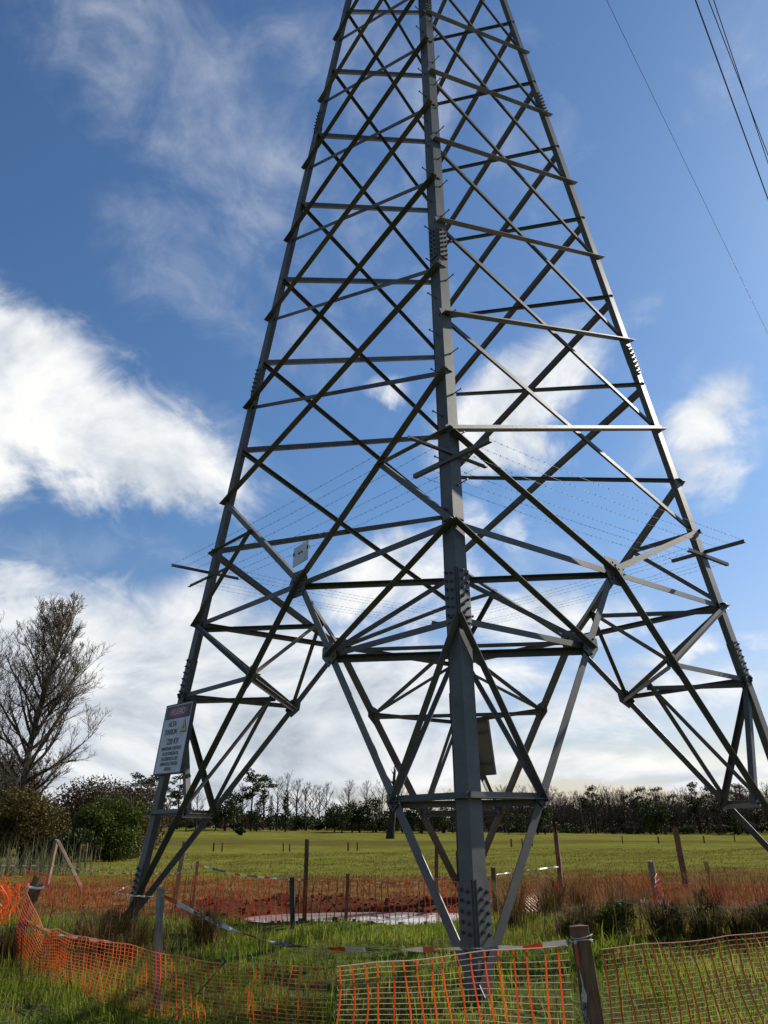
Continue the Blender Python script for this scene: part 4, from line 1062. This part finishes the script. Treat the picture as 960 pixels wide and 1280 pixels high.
def tussock(x, y, n, h, mat, lb, seed, grp):
    r_ = np.random.default_rng(seed); a = r_.uniform(0, 2 * np.pi, n); rr = np.abs(r_.normal(0, 0.10, n)); xs, ys = rr * np.cos(a), rr * np.sin(a)
    z0 = hz(x, y); hh = h * r_.uniform(0.5, 1.1, n); ln = r_.uniform(0.15, 0.75, n) * hh; w = 0.011
    bx, by = -np.sin(a) * w / 2, np.cos(a) * w / 2; zz = np.zeros(n) - 0.02
    v = [np.stack([xs - bx, ys - by, zz], 1), np.stack([xs + bx, ys + by, zz], 1)]
    for t, q, ww in ((0.4, 0.62, 0.8), (0.75, 0.93, 0.6)):
        cx_, cy_ = xs + np.cos(a) * ln * t, ys + np.sin(a) * ln * t
        v += [np.stack([cx_ - bx * ww, cy_ - by * ww, hh * q], 1), np.stack([cx_ + bx * ww, cy_ + by * ww, hh * q], 1)]
    v.append(np.stack([xs + np.cos(a) * ln * 1.25, ys + np.sin(a) * ln * 1.25, hh * 0.9], 1))
    V = np.stack(v, 1).reshape(-1, 3); b = np.arange(n)[:, None] * 7
    T = np.concatenate([b + np.array([t_]) for t_ in ((0, 1, 3), (0, 3, 2), (2, 3, 5), (2, 5, 4), (4, 5, 6))])
    o = obj('grass_tussock', fast_mesh('grass_tussock', V, T), mat, loc=(x, y, z0))
    return tag(o, lb, 'grass tussock', grp)


r3 = random.Random(5)
for i in range(15):
    x, y = r3.uniform(1.9, 8.5), r3.uniform(12.9, 17.6)
    if abs(x) > 0.5 * y + 1: continue
    tussock(x, y, 260, r3.uniform(0.45, 0.8), M['dry'] if i % 3 else M['rust'], 'arching tussock of dry brown grass on the bank by the sagging red net', 200 + i, 'dry tussocks by the red net')
for i, (x, y) in enumerate(((2.75, 13.5), (3.05, 13.9), (4.1, 13.3), (4.35, 13.7), (4.75, 13.3), (5.3, 13.4), (5.75, 13.8), (6.5, 13.6))):
    tussock(x, y, 420, r3.uniform(0.34, 0.58), M['dark_dry'], 'dense dark tussock of old grass standing before the dry stalks', 400 + i, 'dark tussocks before the dry stalks')
for i in range(12):
    x, y = r3.gauss(-4.0, 0.7), max(12.0, r3.gauss(13.2, 0.9))
    tussock(x, y, 200, r3.uniform(0.35, 0.62), M['dry'], 'straw tussock bending round the foot of the sign leg', 300 + i, 'straw tussocks by the sign leg')

# ---- far trees: a few shared meshes, each tree its own thing
FAR = {}
for i in range(3):     # tall pines: bare trunk, clumped top
    H_ = 12.0; r_ = random.Random(80 + i); C, Rr = [], []
    for k in range(13):
        t = r_.uniform(0.45, 1.0); a = r_.uniform(0, 6.28); q = (1.05 - abs(t - 0.72) * 2.0) * 2.6 * r_.uniform(0.2, 1)
        C.append((math.cos(a) * q, math.sin(a) * q, H_ * t)); Rr.append((r_.uniform(0.8, 1.5), r_.uniform(0.8, 1.5), r_.uniform(0.45, 0.8)))
    V, T = leaf_cloud(1100, C, Rr, 0.42, 90 + i, 1, 0.2)
    tk = [([Vector((0, 0, -0.5)), Vector((0.1, 0, 4)), Vector((-0.1, 0.1, 8)), Vector((0, 0, 11.6))], [0.24, 0.2, 0.14, 0.05], 6)]
    for c in C[::2]: tk.append(([Vector((0, 0, c[2] - 1.0)), Vector(c)], [0.07, 0.03], 4))
    FAR['pine%d' % i] = (tubes_mesh('trunk', tk), fast_mesh('crown', V, T), 'bark_dark', 'leaf_dark')
for i in range(3):     # rounded evergreens
    H_ = 8.0; C, Rr = clumps(15, 2.3, 2.3, 3.3, 4.3, 0.9, 1.6, 100 + i)
    V, T = leaf_cloud(1300, C, Rr, 0.42, 110 + i, 0.9, 0.2)
    tk = [([Vector((0, 0, -0.5)), Vector((0.1, 0, 2)), Vector((0, 0.1, 6))], [0.28, 0.22, 0.08], 6)]
    FAR['round%d' % i] = (tubes_mesh('trunk', tk), fast_mesh('crown', V, T), 'bark_dark', 'leaf_dark')
for i in range(4):     # leafless
    a, b = bare_tree_mesh(11.5, 130 + i, 3.3, 2, 0.2, (0.3, 0.2), 0.22, 18, 7, 7)
    FAR['bare%d' % i] = (a, b, 'bark_dark', 'twig_far')
for i in range(2):     # narrow conifer
    C = [(0, 0, z) for z in np.linspace(1.2, 8.6, 9)]; Rr = [(1.6 * (1 - q / 9.6) + 0.25,) * 2 + (0.9,) for q in np.linspace(0.5, 8.6, 9)]
    V, T = leaf_cloud(1000, C, Rr, 0.38, 150 + i, 1, 0.3)
    FAR['conifer%d' % i] = (tubes_mesh('trunk', [([Vector((0, 0, -0.5)), Vector((0, 0, 8.5))], [0.2, 0.04], 6)]), fast_mesh('crown', V, T), 'bark_dark', 'leaf_dark')


def far_tree(kind, x, y, s, label, group, sink=0.0):
    a, b, ma, mb_ = FAR[kind]; nm = {'pine': 'pine_tree', 'round': 'evergreen_tree', 'bare': 'bare_tree', 'conifer': 'conifer_tree'}[kind[:-1]]
    plant(nm, label, 'tree', (x, y, hz(x, y) - sink), [('trunk', a, M[ma]), ('crown' if kind[:4] != 'bare' else 'twigs', b, M[mb_])], group, rnd.uniform(0, 6.28), (s * rnd.uniform(0.85, 1.15), s * rnd.uniform(0.85, 1.15), s))


def polar(azd, D): return D * math.sin(R_(azd)), D * math.cos(R_(azd))


LBL = {'pine': 'tall flat-topped pine in the far tree line behind the sign leg', 'round': 'dark rounded evergreen in the far tree line across the pasture', 'bare': 'slender leafless tree in the far tree line across the pasture', 'conifer': 'narrow dark conifer in the far tree line across the pasture'}
# left tree line (azimuth degrees, distance, kind, size)
LINE = [(-18.9, 150, 'bare0', 0.62), (-18.2, 165, 'bare1', 0.7), (-17.6, 150, 'bare2', 0.62), (-17.0, 160, 'pine0', 0.78), (-16.6, 150, 'round0', 0.5), (-16.2, 165, 'pine1', 0.80), (-15.5, 170, 'pine2', 0.82), (-15.1, 150, 'round1', 0.55), (-14.6, 160, 'round2', 0.45), (-14.1, 165, 'pine0', 0.80), (-13.5, 150, 'round2', 0.5), (-12.9, 170, 'bare3', 0.6),
        (-11.6, 165, 'round1', 0.62), (-11.0, 160, 'round0', 0.95), (-10.4, 165, 'round2', 0.9), (-9.9, 170, 'bare0', 0.75), (-9.3, 165, 'pine1', 0.92), (-8.9, 160, 'round0', 0.72), (-8.5, 175, 'pine2', 0.86), (-8.0, 165, 'conifer0', 0.7), (-7.6, 170, 'bare1', 0.85), (-7.0, 160, 'conifer1', 0.78), (-6.8, 185, 'bare2', 0.98), (-6.2, 180, 'bare3', 0.86), (-5.7, 185, 'bare0', 0.82),
        (-5.2, 180, 'bare1', 0.75), (-4.7, 190, 'bare2', 0.8), (-4.2, 180, 'bare3', 0.82), (-3.7, 165, 'round1', 0.72), (-3.2, 160, 'round2', 0.66), (-2.8, 175, 'bare0', 0.84), (-2.5, 165, 'round0', 0.75), (-2.0, 165, 'round1', 0.82), (-1.5, 180, 'bare1', 0.86), (-1.1, 165, 'round2', 0.85), (-0.6, 185, 'bare2', 0.9), (0.3, 170, 'round0', 0.8), (0.9, 170, 'bare3', 0.8), (1.5, 165, 'round1', 0.75), (2.2, 165, 'round2', 0.78),
        (2.9, 170, 'bare0', 0.7), (3.6, 165, 'round0', 0.66), (4.3, 170, 'bare1', 0.7), (5.0, 170, 'round1', 0.7)]
for a, D, k, s in LINE:
    x, y = polar(a, D); far_tree(k, x, y, s, LBL[k[:-1]], 'tree line across the pasture: ' + k[:-1])
x, y = polar(-9.9, 128); bush('lone_bush', 'small dark round bush alone on the pasture before the tree line', x, y, 0.9, 0.9, 1.5, 700, 0.25, M['leaf_dark'], 401, 8)
for a in np.arange(-19, 6, 0.85):
    x, y = polar(a + rnd.uniform(-0.3, 0.3), rnd.uniform(168, 186)); bush('scrub_bush', 'low dark scrub at the foot of the far tree line', x, y, rnd.uniform(2.0, 3.2), 1.5, rnd.uniform(1.8, 3.2), 520, 0.4, M['leaf_dark'] if rnd.random() < 0.6 else M['leaf_brown'], int(a * 50) + 3000, 8, 'scrub below the far tree line')
# dead tree in the pasture
a_, b_ = bare_tree_mesh(10.2, 171, 1.3, 1, 0.62, (0.6, 0), 0.35, 16, 4, 3)
x, y = polar(0.0, 118); plant('dead_tree', 'dead tree with thick trunk and broken stubby limbs out in the pasture', 'tree', (x, y, hz(x, y)), [('trunk', a_, M['bark_dark']), ('twigs', b_, M['bark_dark'])])
# wood on the right
kinds = ['bare0', 'bare1', 'bare2', 'bare3', 'pine0', 'bare0', 'bare1', 'bare3', 'round1', 'bare2']
WL = {'pine': 'dark pine crown standing in the wood along the right edge of the pasture', 'round': 'dark evergreen in the wood along the right edge of the pasture', 'bare': 'grey brown leafless tree in the wood along the right edge of the pasture'}
r4 = random.Random(9)
for row, (D, n) in enumerate(((222, 62), (236, 62), (252, 60), (268, 56))):
    for i in range(n):
        a = 4.6 + 29.4 * (i + r4.uniform(0.1, 0.9)) / n; k = r4.choice(kinds); s = r4.uniform(0.72, 1.0) * (1.0 if k[:4] != 'roun' else 1.05)
        if a < 7: s *= 0.8
        x, y = polar(a, D + r4.uniform(-5, 5)); far_tree(k, x, y, s, WL[k[:-1]], 'wood at the right edge of the pasture: ' + k[:-1])
for i in range(26):
    a = 4.6 + 29.4 * (i + r4.random()) / 26; x, y = polar(a, r4.uniform(206, 216)); bush('wood_edge_bush', 'dark green undergrowth bush at the edge of the wood', x, y, r4.uniform(1.8, 3.2), 1.6, r4.uniform(1.6, 3.2), 420, 0.45, M['leaf_brown'] if i % 3 else M['leaf_dark'], 5000 + i, 8, 'undergrowth along the wood')
for a, D, s in ((5.9, 178, 0.5), (8.0, 178, 0.55), (8.9, 175, 0.5), (9.9, 172, 0.72), (10.4, 174, 0.7), (17.4, 205, 1.05), (18.0, 206, 0.95)):
    x, y = polar(a, D); far_tree('round%d' % (int(a * 10) % 3), x, y, s, 'green bushy tree standing in front of the wood', 'bushy trees before the wood')
# undergrowth that fills the wood: one mass nobody could count
Vs, Ts, b = [], [], 0
C, Rr = [], []
for i in range(1200):
    a = r4.uniform(4.4, 34.5); x, y = polar(a, r4.uniform(232, 290)); C.append((x, y, hz(x, y) + r4.uniform(0.3, 6.2))); Rr.append(r4.uniform(1.3, 2.3))
V, T = leaf_cloud(95000, C, Rr, 0.5, 500, 1.0, 0.1)
tag(obj('wood_undergrowth', fast_mesh('wood_undergrowth', V, T), M['leaf_brown']), 'tangled brown undergrowth filling the wood', 'undergrowth', kind='stuff')

C, Rr = [], []
for i in range(420):
    a = r4.uniform(-21, 5.5); x, y = polar(a, r4.uniform(190, 225)); C.append((x, y, hz(x, y) + r4.uniform(0.3, 2.6))); Rr.append(r4.uniform(1.1, 2.0))
V, T = leaf_cloud(30000, C, Rr, 0.5, 501, 1.0, 0.1)
tag(obj('far_thicket', fast_mesh('far_thicket', V, T), M['leaf_dark']), 'low dark thicket running behind the far tree line', 'thicket', kind='stuff')
